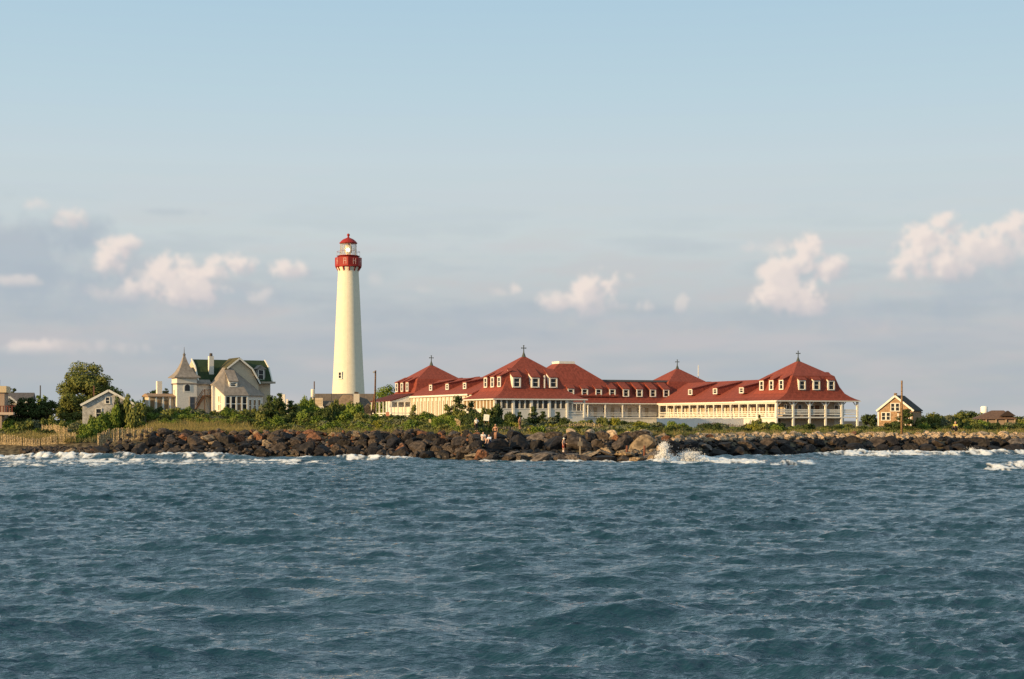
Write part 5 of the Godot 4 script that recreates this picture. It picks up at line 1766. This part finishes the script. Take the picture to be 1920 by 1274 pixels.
# ------------------------------------------------------------------ poles, signs, fences
func build_street() -> void:
	var wood := mat("pole_wood", 0.20, 0.115, 0.065, 0.9, grey_texture("wood", 0.02, 0.6), 0.5)
	var lit := mat("pole_wood_sunlit", 0.36, 0.22, 0.11, 0.9, grey_texture("wood", 0.02, 0.6), 0.5)  # the same pole wood with sunlight put into a lighter tone
	var o := thing("utility_pole", "tall brown utility pole with a short brace beside the chapel wing's porch", "utility pole", ground(702, 248))
	var s := Shape.new(true)
	s.tube(Vector3(0, -0.5, 0), Vector3(0.16, 8.3, 0), 0.17, 0.12, 8)
	part("pole", s, wood, o)
	s = Shape.new(true)
	s.tube(Vector3(-0.75, -0.3, -0.2), Vector3(-0.05, 4.6, -0.2), 0.12, 0.09, 8)
	part("brace", s, mat("brace_red_wood", 0.17, 0.075, 0.045, 0.9), o)
	s = Shape.new()
	s.span(Vector3(-0.22, 7.9, 0.02), Vector3(0.02, 8.15, 0.26))
	part("pole_top_fitting", s, mat("fitting_grey", 0.35, 0.34, 0.32, 0.6), o)
	o = thing("utility_pole", "thin pole carrying a white transformer left of the lighthouse", "utility pole", ground(589, 318))
	s = Shape.new(true)
	s.tube(Vector3(0, -0.5, 0), Vector3(0, 7.9, 0), 0.15, 0.11, 8)
	part("pole", s, wood, o)
	s = Shape.new(true)
	s.lathe(Vector3(-0.25, 4.7, 0.3), [[0.0, 0.0], [0.36, 0.02], [0.4, 0.2], [0.4, 1.5], [0.34, 1.65], [0.0, 1.7]], 12)
	part("transformer", s, mat("transformer_white", 0.7, 0.66, 0.55, 0.5), o)
	o = thing("utility_pole", "bare sunlit wooden pole in front of the brown cottage", "utility pole", ground(1691, 253))
	s = Shape.new(true)
	s.tube(Vector3(0, -0.5, 0), Vector3(0.04, EYE + (HORIZON - 714.0) / FOCAL * 253.0 - o.position.y, 0), 0.2, 0.13, 10)
	part("pole", s, lit, o)
	o = thing("utility_pole", "short dark pole rising from a leafy tree at far left", "utility pole", ground(75, 272))
	s = Shape.new(true)
	s.tube(Vector3(0, -0.5, 0), Vector3(0, EYE + (HORIZON - 723.0) / FOCAL * 272.0 - o.position.y, 0), 0.12, 0.10, 8)
	part("pole", s, mat("pole_grey", 0.10, 0.09, 0.08, 0.9), o)
	o = thing("vent_stack", "thin dark stack at the left end of the keeper's house roof", "pipe", at(621, 790, 372))
	s = Shape.new(true)
	s.tube(Vector3(0, 1.0, 0), Vector3(0, 6.4, 0), 0.1, 0.1, 6)
	part("pipe", s, mat("pole_grey", 0.10, 0.09, 0.08, 0.9), o)
	o = thing("white_pipe_stack", "small white chimney stack showing behind the cedars by the mansion", "chimney", at(531, 790, 300))
	s = Shape.new()
	s.span(Vector3(-0.35, 0, -0.3), Vector3(0.35, 5.0, 0.3))
	s.span(Vector3(0.5, 0, -0.2), Vector3(0.9, 4.1, 0.2))
	part("stack", s, mat("pale_stucco", 0.78, 0.73, 0.65, 0.85), o)
	# signs
	o = thing("notice_board", "white tilted notice board on two posts above the group of people", "sign", ground(912, 226))
	var top: float = EYE + (HORIZON - 778.0) / FOCAL * 226.0 - o.position.y
	s = Shape.new()
	s.box(Vector3(0, top - 0.42, 0.05), Vector3(0.78, 0.9, 0.04), Basis(Vector3.BACK, -0.10))
	var board := part("board", s, mat("board_white", 0.82, 0.84, 0.78, 0.6), o)
	s = Shape.new(true)
	s.lathe(Vector3(0.02, top - 0.42, 0.073), [[0.12, 0.0]], 10)
	var ring := Shape.new()
	for k in 10:
		var a0 := TAU * k / 10.0
		var a1 := TAU * (k + 1) / 10.0
		ring.beam(Vector3(0.02 + cos(a0) * 0.17, top - 0.45 + sin(a0) * 0.17, 0.075), Vector3(0.02 + cos(a1) * 0.17, top - 0.45 + sin(a1) * 0.17, 0.075), 0.01, 0.04)
	part("faded_mark", ring, mat("faded_mark", 0.6, 0.63, 0.55, 0.7), board)
	for x in [-0.3, 0.3]:
		s = Shape.new()
		s.span(Vector3(x - 0.04, -0.4, -0.05), Vector3(x + 0.04, top - 0.1, 0.02))
		part("post", s, lit, o)
	o = thing("wooden_signpost", "grey wooden post with a small board standing on the low ledge", "signpost", Vector3((1087.5 - 960.0) / FOCAL * 199.0, 0.95, -199.0))
	s = Shape.new()
	s.span(Vector3(-0.09, -0.6, -0.09), Vector3(0.09, 2.0, 0.09))
	part("post", s, mat("driftwood", 0.27, 0.225, 0.17, 0.95), o)
	s = Shape.new()
	s.span(Vector3(-0.3, 0.95, 0.092), Vector3(0.3, 1.5, 0.14))
	part("board", s, mat("driftwood_dark", 0.17, 0.15, 0.125, 0.95), o)
	o = thing("warning_sign", "faded pink sign on a thin post beside the tall utility pole", "sign", ground(726, 236))
	top = EYE + (HORIZON - 773.0) / FOCAL * 236.0 - o.position.y
	s = Shape.new()
	s.span(Vector3(-0.04, -0.3, -0.04), Vector3(0.04, top - 0.02, 0.04))
	part("post", s, lit, o)
	s = Shape.new()
	s.span(Vector3(-0.2, top - 0.6, 0.042), Vector3(0.3, top, 0.08))
	part("board", s, mat("sign_pink", 0.50, 0.22, 0.14, 0.8), o)
	o = thing("marker_post", "short pale marker post in the shrubs below the chapel wing", "post", ground(806, 231))
	s = Shape.new()
	s.span(Vector3(-0.17, -0.4, -0.1), Vector3(0.17, maxf(1.1, EYE + (HORIZON - 797.0) / FOCAL * 231.0 - o.position.y), 0.1))
	part("post", s, mat("marker_straw", 0.52, 0.42, 0.22, 0.9), o)
	for e in [[858, 869, "at the splash end of the ledge, left of the pair"], [1183, 0.0, ""]]:
		pass
	for e in [[1175, "rusty iron pile left of the pair on the ledge by the splash"], [1208, "rusty iron pile right of the pair on the ledge by the splash"], [1184, "short grey pile between the two rusty piles"]]:
		var short: bool = e[0] == 1184
		o = thing("iron_pile", e[1], "pile", Vector3((e[0] - 960.0) / FOCAL * 199.5, 0.6, -199.5))
		s = Shape.new(true)
		s.tube(Vector3(0, -0.8, 0), Vector3(0.05, 0.5 if short else 1.35, 0), 0.16, 0.14, 8)
		part("pile", s, mat("driftwood", 0.27, 0.225, 0.17, 0.95) if short else mat("rust_iron", 0.16, 0.065, 0.04, 0.9), o)
	# paling fences: two posts lines of slats wired together
	var paling := mat("paling_wood", 0.64, 0.49, 0.28, 0.9, grey_texture("wood", 0.02, 0.6), 0.7)
	var old := mat("paling_grey", 0.26, 0.215, 0.16, 0.95, grey_texture("wood", 0.02, 0.6), 0.7)
	var r := RandomNumberGenerator.new()
	r.seed = 12
	for f in [["weathered low paling fence across the beach at far left", [[-20, 231.5], [60, 230.5], [142, 231.0]], 1.25, paling], ["bright sunlit paling fence on the slope above the left end of the boulders", [[183, 229.5], [205, 230.5], [240, 231.5], [288, 232.5]], 1.75, paling],
			["leaning tan paling fence half-way up the slope at far left", [[78, 242.0], [100, 241.0], [104, 239.5], [127, 238.0]], 1.6, paling], ["short tan paling fence running down the slope below the chapel wing", [[840, 236.0], [851, 230.0], [862, 221.0]], 1.3, paling],
			["grey paling fence along the dune behind the dark bank", [[925, 224.0], [1000, 226.0], [1080, 229.0], [1150, 231.0]], 1.2, old], ["tan stretch of paling fence in the grass below the courtyard porch", [[1068, 232.0], [1130, 232.5]], 1.35, paling], ["old paling fence under the sunlit porch's shrubs", [[1310, 262.0], [1400, 262.0]], 1.1, old]]:
		var a: Array = f[1]
		var base := ground(a[0][0], a[0][1])
		o = thing("paling_fence", f[0], "fence", base)
		var slats := Shape.new()
		var wire := Shape.new()
		for i in a.size() - 1:
			var p0 := ground(a[i][0], a[i][1])
			var p1 := ground(a[i + 1][0], a[i + 1][1])
			var n := int(p0.distance_to(p1) / 0.115)
			for k in n:
				var p := p0.lerp(p1, float(k) / n)
				var gp := ground(pixel_of(p), -p.z)
				p.y = gp.y
				p -= base
				if r.randf() < 0.06:
					continue
				var tall: float = f[2] * r.randf_range(0.85, 1.08) + 0.2 * sin(p.x * 0.7)
				slats.beam(p + Vector3(0, -0.15, 0), p + Vector3(r.randfn() * 0.05, tall, r.randfn() * 0.05), 0.02, 0.085)
			for h in [0.3, 0.75]:
				wire.beam(p0 - base + Vector3(0, h * f[2], 0), p1 - base + Vector3(0, h * f[2], 0), 0.02, 0.02)
			for k in int(p0.distance_to(p1) / 2.6) + 1:
				var p := p0.lerp(p1, k * 2.6 / p0.distance_to(p1)) - base
				var ps := Shape.new()
				ps.tube(p + Vector3(0, -0.4, -0.08), p + Vector3(0, f[2] * 1.12, -0.08), 0.06, 0.05, 6)
				part("post", ps, f[3], o)
		part("slats", slats, f[3], o).set_meta("kind", "stuff")
		part("wire", wire, mat("wire_grey", 0.2, 0.2, 0.2, 0.6), o)

# ------------------------------------------------------------------ people
# one skin meshed from tapered bones [a, ra, b, rb] on a grid of cells
func skin(bones: Array, cell: float, k: float) -> ArrayMesh:
	var lo := Vector3(1e9, 1e9, 1e9)
	var hi := -lo
	for b in bones:
		for e in [[b[0], b[1]], [b[2], b[3]]]:
			lo = lo.min(e[0] - Vector3.ONE * e[1])
			hi = hi.max(e[0] + Vector3.ONE * e[1])
	lo -= Vector3.ONE * cell * 3.0
	var n := Vector3i(((hi - lo) / cell).ceil()) + Vector3i.ONE * 4
	var d := PackedFloat32Array()
	d.resize(n.x * n.y * n.z)
	d.fill(1.0)
	for b in bones:
		var reach: float = maxf(b[1], b[3]) + k + cell * 2.0
		var i0 := Vector3i(((b[0].min(b[2]) - Vector3.ONE * reach - lo) / cell).floor()).clamp(Vector3i.ZERO, n - Vector3i.ONE)
		var i1 := Vector3i(((b[0].max(b[2]) + Vector3.ONE * reach - lo) / cell).ceil()).clamp(Vector3i.ZERO, n - Vector3i.ONE)
		var ab: Vector3 = b[2] - b[0]
		var l2 := maxf(ab.length_squared(), 1e-8)
		for z in range(i0.z, i1.z + 1):
			for y in range(i0.y, i1.y + 1):
				for x in range(i0.x, i1.x + 1):
					var p := lo + Vector3(x, y, z) * cell
					var t := clampf((p - b[0]).dot(ab) / l2, 0.0, 1.0)
					var v: float = p.distance_to(b[0] + ab * t) - lerpf(b[1], b[3], t)
					var at_ := (z * n.y + y) * n.x + x
					var h := maxf(k - absf(d[at_] - v), 0.0) / k
					d[at_] = minf(d[at_], v) - h * h * k * 0.25
	var vert := {}
	var pos := []
	for z in n.z - 1:
		for y in n.y - 1:
			for x in n.x - 1:
				var sum := Vector3.ZERO
				var cnt := 0
				var base := (z * n.y + y) * n.x + x
				var any := 0
				for c in 8:
					if d[base + (c & 1) + ((c >> 1) & 1) * n.x + ((c >> 2) & 1) * n.x * n.y] < 0.0:
						any += 1
				if any == 0 or any == 8:
					continue
				for c in 8:
					for axis in 3:
						if c & (1 << axis):
							continue
						var e := c | (1 << axis)
						var va := d[base + (c & 1) + ((c >> 1) & 1) * n.x + ((c >> 2) & 1) * n.x * n.y]
						var vb := d[base + (e & 1) + ((e >> 1) & 1) * n.x + ((e >> 2) & 1) * n.x * n.y]
						if (va < 0.0) != (vb < 0.0):
							var pa := Vector3(c & 1, (c >> 1) & 1, (c >> 2) & 1)
							var pb := Vector3(e & 1, (e >> 1) & 1, (e >> 2) & 1)
							sum += pa.lerp(pb, va / (va - vb))
							cnt += 1
				vert[base] = pos.size()
				pos.append(lo + (Vector3(x, y, z) + sum / cnt) * cell)
	var s := Shape.new(true)
	var step := [1, n.x, n.x * n.y]
	for base in vert:
		for axis in 3:
			var u: int = step[(axis + 1) % 3]
			var w: int = step[(axis + 2) % 3]
			if (d[base] < 0.0) == (d[base + step[axis]] < 0.0):
				continue
			if vert.has(base - u) and vert.has(base - w) and vert.has(base - u - w):
				var q := [pos[vert[base]], pos[vert[base - u]], pos[vert[base - u - w]], pos[vert[base - w]]]
				if d[base] < 0.0:
					s.quad(q[3], q[2], q[1], q[0])
				else:
					s.quad(q[0], q[1], q[2], q[3])
	return s.mesh()

# joints of a 1.75 m figure facing +z: a dictionary that a pose overrides
func person(label: String, pos: Vector3, turn: float, pose: Dictionary, skin_m: Material, clothes: Array, hair: Material, scale_ := 1.0) -> void:
	var j := {"hip": Vector3(0, 0.93, 0), "waist": Vector3(0, 1.08, 0), "chest": Vector3(0, 1.30, 0.01), "neck": Vector3(0, 1.47, -0.01), "head": Vector3(0, 1.63, 0.02),
		"shl": Vector3(0.185, 1.41, 0), "ell": Vector3(0.25, 1.13, -0.02), "wrl": Vector3(0.25, 0.89, 0.06), "shr": Vector3(-0.185, 1.41, 0), "elr": Vector3(-0.25, 1.13, -0.02), "wrr": Vector3(-0.25, 0.89, 0.06),
		"hil": Vector3(0.095, 0.90, 0), "knl": Vector3(0.11, 0.49, 0.02), "anl": Vector3(0.12, 0.08, -0.02), "hir": Vector3(-0.095, 0.90, 0), "knr": Vector3(-0.11, 0.49, 0.02), "anr": Vector3(-0.12, 0.08, -0.02)}
	for k in pose:
		j[k] = pose[k]
	var o := thing("person", label, "person", pos, turn, "people on the rocks")
	o.scale = Vector3.ONE * scale_
	var hd: Vector3 = j.head
	var bones := [[j.hip, 0.13, j.waist, 0.12], [j.waist, 0.12, j.chest, 0.15], [j.chest + Vector3(0.08, 0.03, 0), 0.11, j.chest + Vector3(-0.08, 0.03, 0), 0.11], [j.chest, 0.12, j.neck, 0.06], [j.neck, 0.055, hd, 0.06], [hd + Vector3(0, 0.03, -0.01), 0.095, hd + Vector3(0, -0.06, 0.035), 0.065], [hd + Vector3(0, -0.01, 0.09), 0.02, hd + Vector3(0, -0.03, 0.105), 0.018]]
	for s in ["l", "r"]:
		bones.append([j["sh" + s], 0.06, j["el" + s], 0.045]); bones.append([j["el" + s], 0.043, j["wr" + s], 0.03])
		bones.append([j["hi" + s], 0.09, j["kn" + s], 0.062]); bones.append([j["kn" + s], 0.058, j["an" + s], 0.038])
		var toe: Vector3 = j["an" + s] + Vector3(0, -0.045, 0.15)
		bones.append([j["an" + s] + Vector3(0, -0.03, -0.02), 0.038, toe, 0.028])
		var dir: Vector3 = (j["wr" + s] - j["el" + s]).normalized()
		bones.append([j["wr" + s], 0.03, j["wr" + s] + dir * 0.07, 0.038])
	var body := put("body", skin(bones, 0.028, 0.05), skin_m, o)
	var hands := Shape.new(true)
	for s in ["l", "r"]:
		var dir: Vector3 = (j["wr" + s] - j["el" + s]).normalized()
		var side := dir.cross(Vector3.RIGHT).normalized()
		for f in 5:
			var root: Vector3 = j["wr" + s] + dir * (0.09 if f else 0.04) + side * ((f - 2.5) * 0.018 if f else 0.035)
			var mid: Vector3 = root + dir * [0.03, 0.04, 0.045, 0.04, 0.03][f] + side * (0.025 if f == 0 else 0.0)
			hands.tube(root, mid, 0.009, 0.008, 5)
			hands.tube(mid, mid + (dir + Vector3(0, 0, 0.4)).normalized() * 0.035, 0.008, 0.006, 5)
	part("fingers", hands, skin_m, body)
	if hair:
		put("hair", skin([[hd + Vector3(0, 0.05, -0.025), 0.10, hd + Vector3(0, -0.02, -0.05), 0.085]], 0.025, 0.02), hair, o)
	for c in clothes:                               # [name, material, list of bones]
		put(c[0], skin(c[2].call(j), 0.028, 0.04), c[1], o)

func build_people() -> void:
	var tan := mat("skin_tan", 0.50, 0.27, 0.17, 0.6)
	var fair := mat("skin_fair", 0.62, 0.38, 0.27, 0.6)
	var white := mat("cloth_white", 0.80, 0.77, 0.70, 0.9)
	var blue := mat("cloth_light_blue", 0.52, 0.60, 0.74, 0.9)
	var dark := mat("cloth_dark", 0.025, 0.025, 0.03, 0.9)
	var rust := mat("cloth_red", 0.30, 0.05, 0.035, 0.9)
	var olive := mat("cloth_yellow_green", 0.42, 0.38, 0.09, 0.9)
	var hair := mat("hair_dark", 0.03, 0.02, 0.015, 0.8)
	var shirt := func(j): return [[j.waist + Vector3(0, -0.06, 0), 0.15, j.chest, 0.172], [j.chest + Vector3(0.08, 0.04, 0), 0.13, j.chest + Vector3(-0.08, 0.04, 0), 0.13], [j.shl, 0.08, j.shl.lerp(j.ell, 0.7), 0.065], [j.shr, 0.08, j.shr.lerp(j.elr, 0.7), 0.065]]
	var trousers := func(j): return [[j.hip, 0.15, j.waist + Vector3(0, -0.03, 0), 0.14], [j.hil, 0.108, j.knl, 0.082], [j.knl, 0.082, j.anl, 0.06], [j.hir, 0.108, j.knr, 0.082], [j.knr, 0.082, j.anr, 0.06]]
	var shorts := func(j): return [[j.hip, 0.15, j.waist + Vector3(0, -0.03, 0), 0.135], [j.hil, 0.11, j.hil.lerp(j.knl, 0.75), 0.095], [j.hir, 0.11, j.hir.lerp(j.knr, 0.75), 0.095]]
	var briefs := func(j): return [[j.hip + Vector3(0.05, 0, 0), 0.13, j.hip + Vector3(-0.05, 0, 0), 0.13], [j.hil, 0.105, j.hil.lerp(j.knl, 0.15), 0.098], [j.hir, 0.105, j.hir.lerp(j.knr, 0.15), 0.098]]
	var top := func(j): return [[j.chest + Vector3(0.09, -0.03, 0.02), 0.12, j.chest + Vector3(-0.09, -0.03, 0.02), 0.12]]
	var cap := func(j): return [[j.head + Vector3(0, 0.06, -0.01), 0.108, j.head + Vector3(0, 0.05, -0.02), 0.108], [j.head + Vector3(0, 0.055, 0.1), 0.035, j.head + Vector3(0, 0.05, 0.17), 0.025]]
	var feet := func(px, py, d): return at(px, py, d)
	person("person in a white shirt and dark trousers standing below the notice board", feet.call(893, 808.5, 214.0), 0.5, {"ell": Vector3(0.3, 1.18, 0.1), "wrl": Vector3(0.14, 1.2, 0.27)}, fair, [["shirt", white, shirt], ["trousers", dark, trousers]], hair, 1.02)
	person("person in dark swimwear standing on the rocks beside two sitting people", feet.call(929, 824.0, 206.0), -0.5, {"anl": Vector3(0.14, 0.08, 0.14), "knl": Vector3(0.12, 0.5, 0.1), "elr": Vector3(-0.33, 1.18, 0.05), "wrr": Vector3(-0.22, 1.02, 0.2)}, tan, [["swim_top", dark, top], ["swim_briefs", dark, briefs]], mat("hair_pale", 0.45, 0.30, 0.2, 0.8), 1.1)
	var sit := {"hip": Vector3(0, 0.13, 0), "waist": Vector3(0, 0.30, 0.02), "chest": Vector3(0, 0.52, 0.07), "neck": Vector3(0, 0.69, 0.10), "head": Vector3(0, 0.84, 0.15), "shl": Vector3(0.185, 0.63, 0.08), "shr": Vector3(-0.185, 0.63, 0.08), "ell": Vector3(0.25, 0.42, 0.22), "elr": Vector3(-0.25, 0.42, 0.22), "wrl": Vector3(0.12, 0.42, 0.42), "wrr": Vector3(-0.12, 0.42, 0.42),
		"hil": Vector3(0.1, 0.12, 0.04), "hir": Vector3(-0.1, 0.12, 0.04), "knl": Vector3(0.15, 0.46, 0.42), "knr": Vector3(-0.15, 0.46, 0.42), "anl": Vector3(0.14, 0.06, 0.58), "anr": Vector3(-0.14, 0.06, 0.58)}
	person("person in a white shirt sitting hunched on the dark rocks", feet.call(905.5, 826.5, 204.0), 0.25, sit, fair, [["shirt", white, shirt], ["shorts", white, shorts]], hair, 1.15)
	person("person in a light blue shirt with dark hair sitting on the rocks", feet.call(918.5, 832.0, 203.0), -0.6, sit, fair, [["shirt", blue, shirt], ["shorts", mat("cloth_navy", 0.03, 0.035, 0.07, 0.9), shorts]], hair, 1.2)
	person("bare-chested person standing in the grass by the grey fence", feet.call(974.5, 805.0, 222.0), 0.9, {}, tan, [["shorts", mat("cloth_brown", 0.16, 0.08, 0.05, 0.9), shorts]], hair, 0.98)
	person("bare-chested person in a white cap and red shorts on the low ledge", feet.call(1056.5, 848.5, 198.0), 1.1, {"knl": Vector3(0.11, 0.5, 0.06), "ell": Vector3(0.24, 1.15, 0.08), "wrl": Vector3(0.16, 1.05, 0.3), "head": Vector3(0, 1.62, 0.06)}, fair, [["shorts", rust, shorts], ["cap", white, cap], ["socks", white, func(j): return [[j.anl + Vector3(0, 0.1, 0), 0.055, j.anl, 0.05], [j.anr + Vector3(0, 0.1, 0), 0.055, j.anr, 0.05]]]], null, 1.02)
	person("person in a yellow-green top crouching among the rocks before the far trees", feet.call(1793, 808.5, 254.0), -0.7, sit, fair, [["shirt", olive, shirt], ["trousers", dark, trousers]], mat("hair_pale", 0.45, 0.30, 0.2, 0.8), 1.55)

# ------------------------------------------------------------------ the place
func _ready() -> void:
	noise.seed = 3
	noise.frequency = 0.03
	noise.fractal_octaves = 3
	var cam := Camera3D.new()
	cam.name = "camera"
	cam.projection = Camera3D.PROJECTION_FRUSTUM
	cam.near = 0.5
	cam.far = 9000.0
	cam.size = 2.0 * cam.near * 637.0 / FOCAL
	cam.frustum_offset = Vector2(0, (HORIZON - 637.0) / FOCAL * cam.near)
	cam.position = Vector3(0, EYE, 0)
	add_child(cam)
	var env := Environment.new()
	env.background_mode = Environment.BG_SKY
	env.tonemap_mode = Environment.TONE_MAPPER_LINEAR
	env.tonemap_exposure = 1.22
	env.sdfgi_enabled = true
	env.ssao_enabled = true
	env.ssil_enabled = true
	var sky := PanoramaSkyMaterial.new()
	sky.panorama = ImageTexture.create_from_image(sky_image())
	sky.energy_multiplier = 0.82
	env.sky = Sky.new()
	env.sky.sky_material = sky
	var around := WorldEnvironment.new()
	around.name = "world_environment"
	around.environment = env
	add_child(around)
	var sun := DirectionalLight3D.new()
	sun.name = "sun"
	var az := deg_to_rad(56.0)
	var up := deg_to_rad(13.0)
	sun.basis = Basis.looking_at(-Vector3(-sin(az) * cos(up), sin(up), cos(az) * cos(up)))
	sun.light_energy = 1.6
	sun.light_color = Color(1.0, 0.84, 0.60)
	sun.light_angular_distance = 0.5
	sun.shadow_enabled = true
	add_child(sun)
	build_sea()
	build_land()
	build_lighthouse()
	build_convent()
	build_bulkhead()
	build_mansion()
	build_houses()
	build_rocks()
	build_trees()
	build_plants()
	build_street()
	build_people()
	foam_sheet("surf", "white surf washing along the beach and boulders at the left", -140, 490, [[-140, 24.0], [160, 20.0], [300, 16.0], [490, 12.0]], [[-40, -2.0], [150, -1.0], [300, 2.0], [490, 5.0]], 0.16, 0.42, 0.22)
	foam_sheet("surf_streaks", "thin lacy foam trailing off the surf at the left", -40, 640, [[-40, 60.0], [250, 56.0], [640, 40.0]], [[-40, 20.0], [250, 14.0], [640, 12.0]], 0.18, 0.66, 0.03)
	foam_sheet("surf", "thin line of surf at the foot of the boulders below the lighthouse", 540, 810, [[540, 10.0], [700, 14.0], [810, 8.0]], [[540, 0.0], [680, 4.0], [810, 1.0]], 0.16, 0.52, 0.16)
	foam_sheet("surf", "foam creeping along the foot of the low ledge", 860, 1240, [[860, 5.0], [930, 6.5], [1060, 4.6], [1240, 5.6]], [[860, -1.5], [1240, -1.5]], 0.13, 0.58, 0.10)
	foam_sheet("surf", "wide white wash running out from the splash", 1225, 1440, [[1225, 8.0], [1290, 21.0], [1340, 29.0], [1440, 45.0]], [[1225, -3.0], [1290, -3.0], [1340, 4.0], [1440, 30.0]], 0.15, 0.22, 0.16)
	foam_sheet("surf", "thin surf line on the dark boulders below the sunlit porch", 1400, 1545, [[1400, 6.0], [1545, 6.0]], [[1400, 0.0], [1545, 0.0]], 0.16, 0.50, 0.12)
	foam_sheet("surf", "long white surf line along the dark boulders at the right", 1530, 2080, [[1530, 10.0], [1620, 20.0], [1750, 15.0], [2080, 10.0]], [[1530, -1.0], [1650, 0.0], [1965, 0.5]], 0.17, 0.30, 0.24)
	foam_sheet("surf", "white cap breaking out in the water at the right edge", 1835, 1990, [[1835, 84.0], [1990, 90.0]], [[1835, 76.0], [1900, 73.0], [1990, 70.0]], 0.15, 0.36, 0.14)
	foam_sheet("surf", "small white cap before the corner pavilion", 1440, 1535, [[1440, 54.0], [1535, 56.0]], [[1440, 46.0], [1535, 48.0]], 0.15, 0.50, 0.12)
	splash("splash", "tall white splash bursting against the rocks beside the low ledge", Vector3((1244.0 - 960.0) / FOCAL * 195.0, 0.1, -195.0), 2.2, 1.0, 5000, 0.05, 1)
	splash("splash", "lower spray trailing to the right of the tall splash", Vector3((1288.0 - 960.0) / FOCAL * 196.0, 0.05, -196.0), 1.1, 2.6, 4500, 0.4, 2)
	splash("splash", "small spout of spray on the right-hand surf line", Vector3((1823.0 - 960.0) / FOCAL * 236.0, 0.1, -236.0), 0.8, 0.8, 500, 0.0, 3)
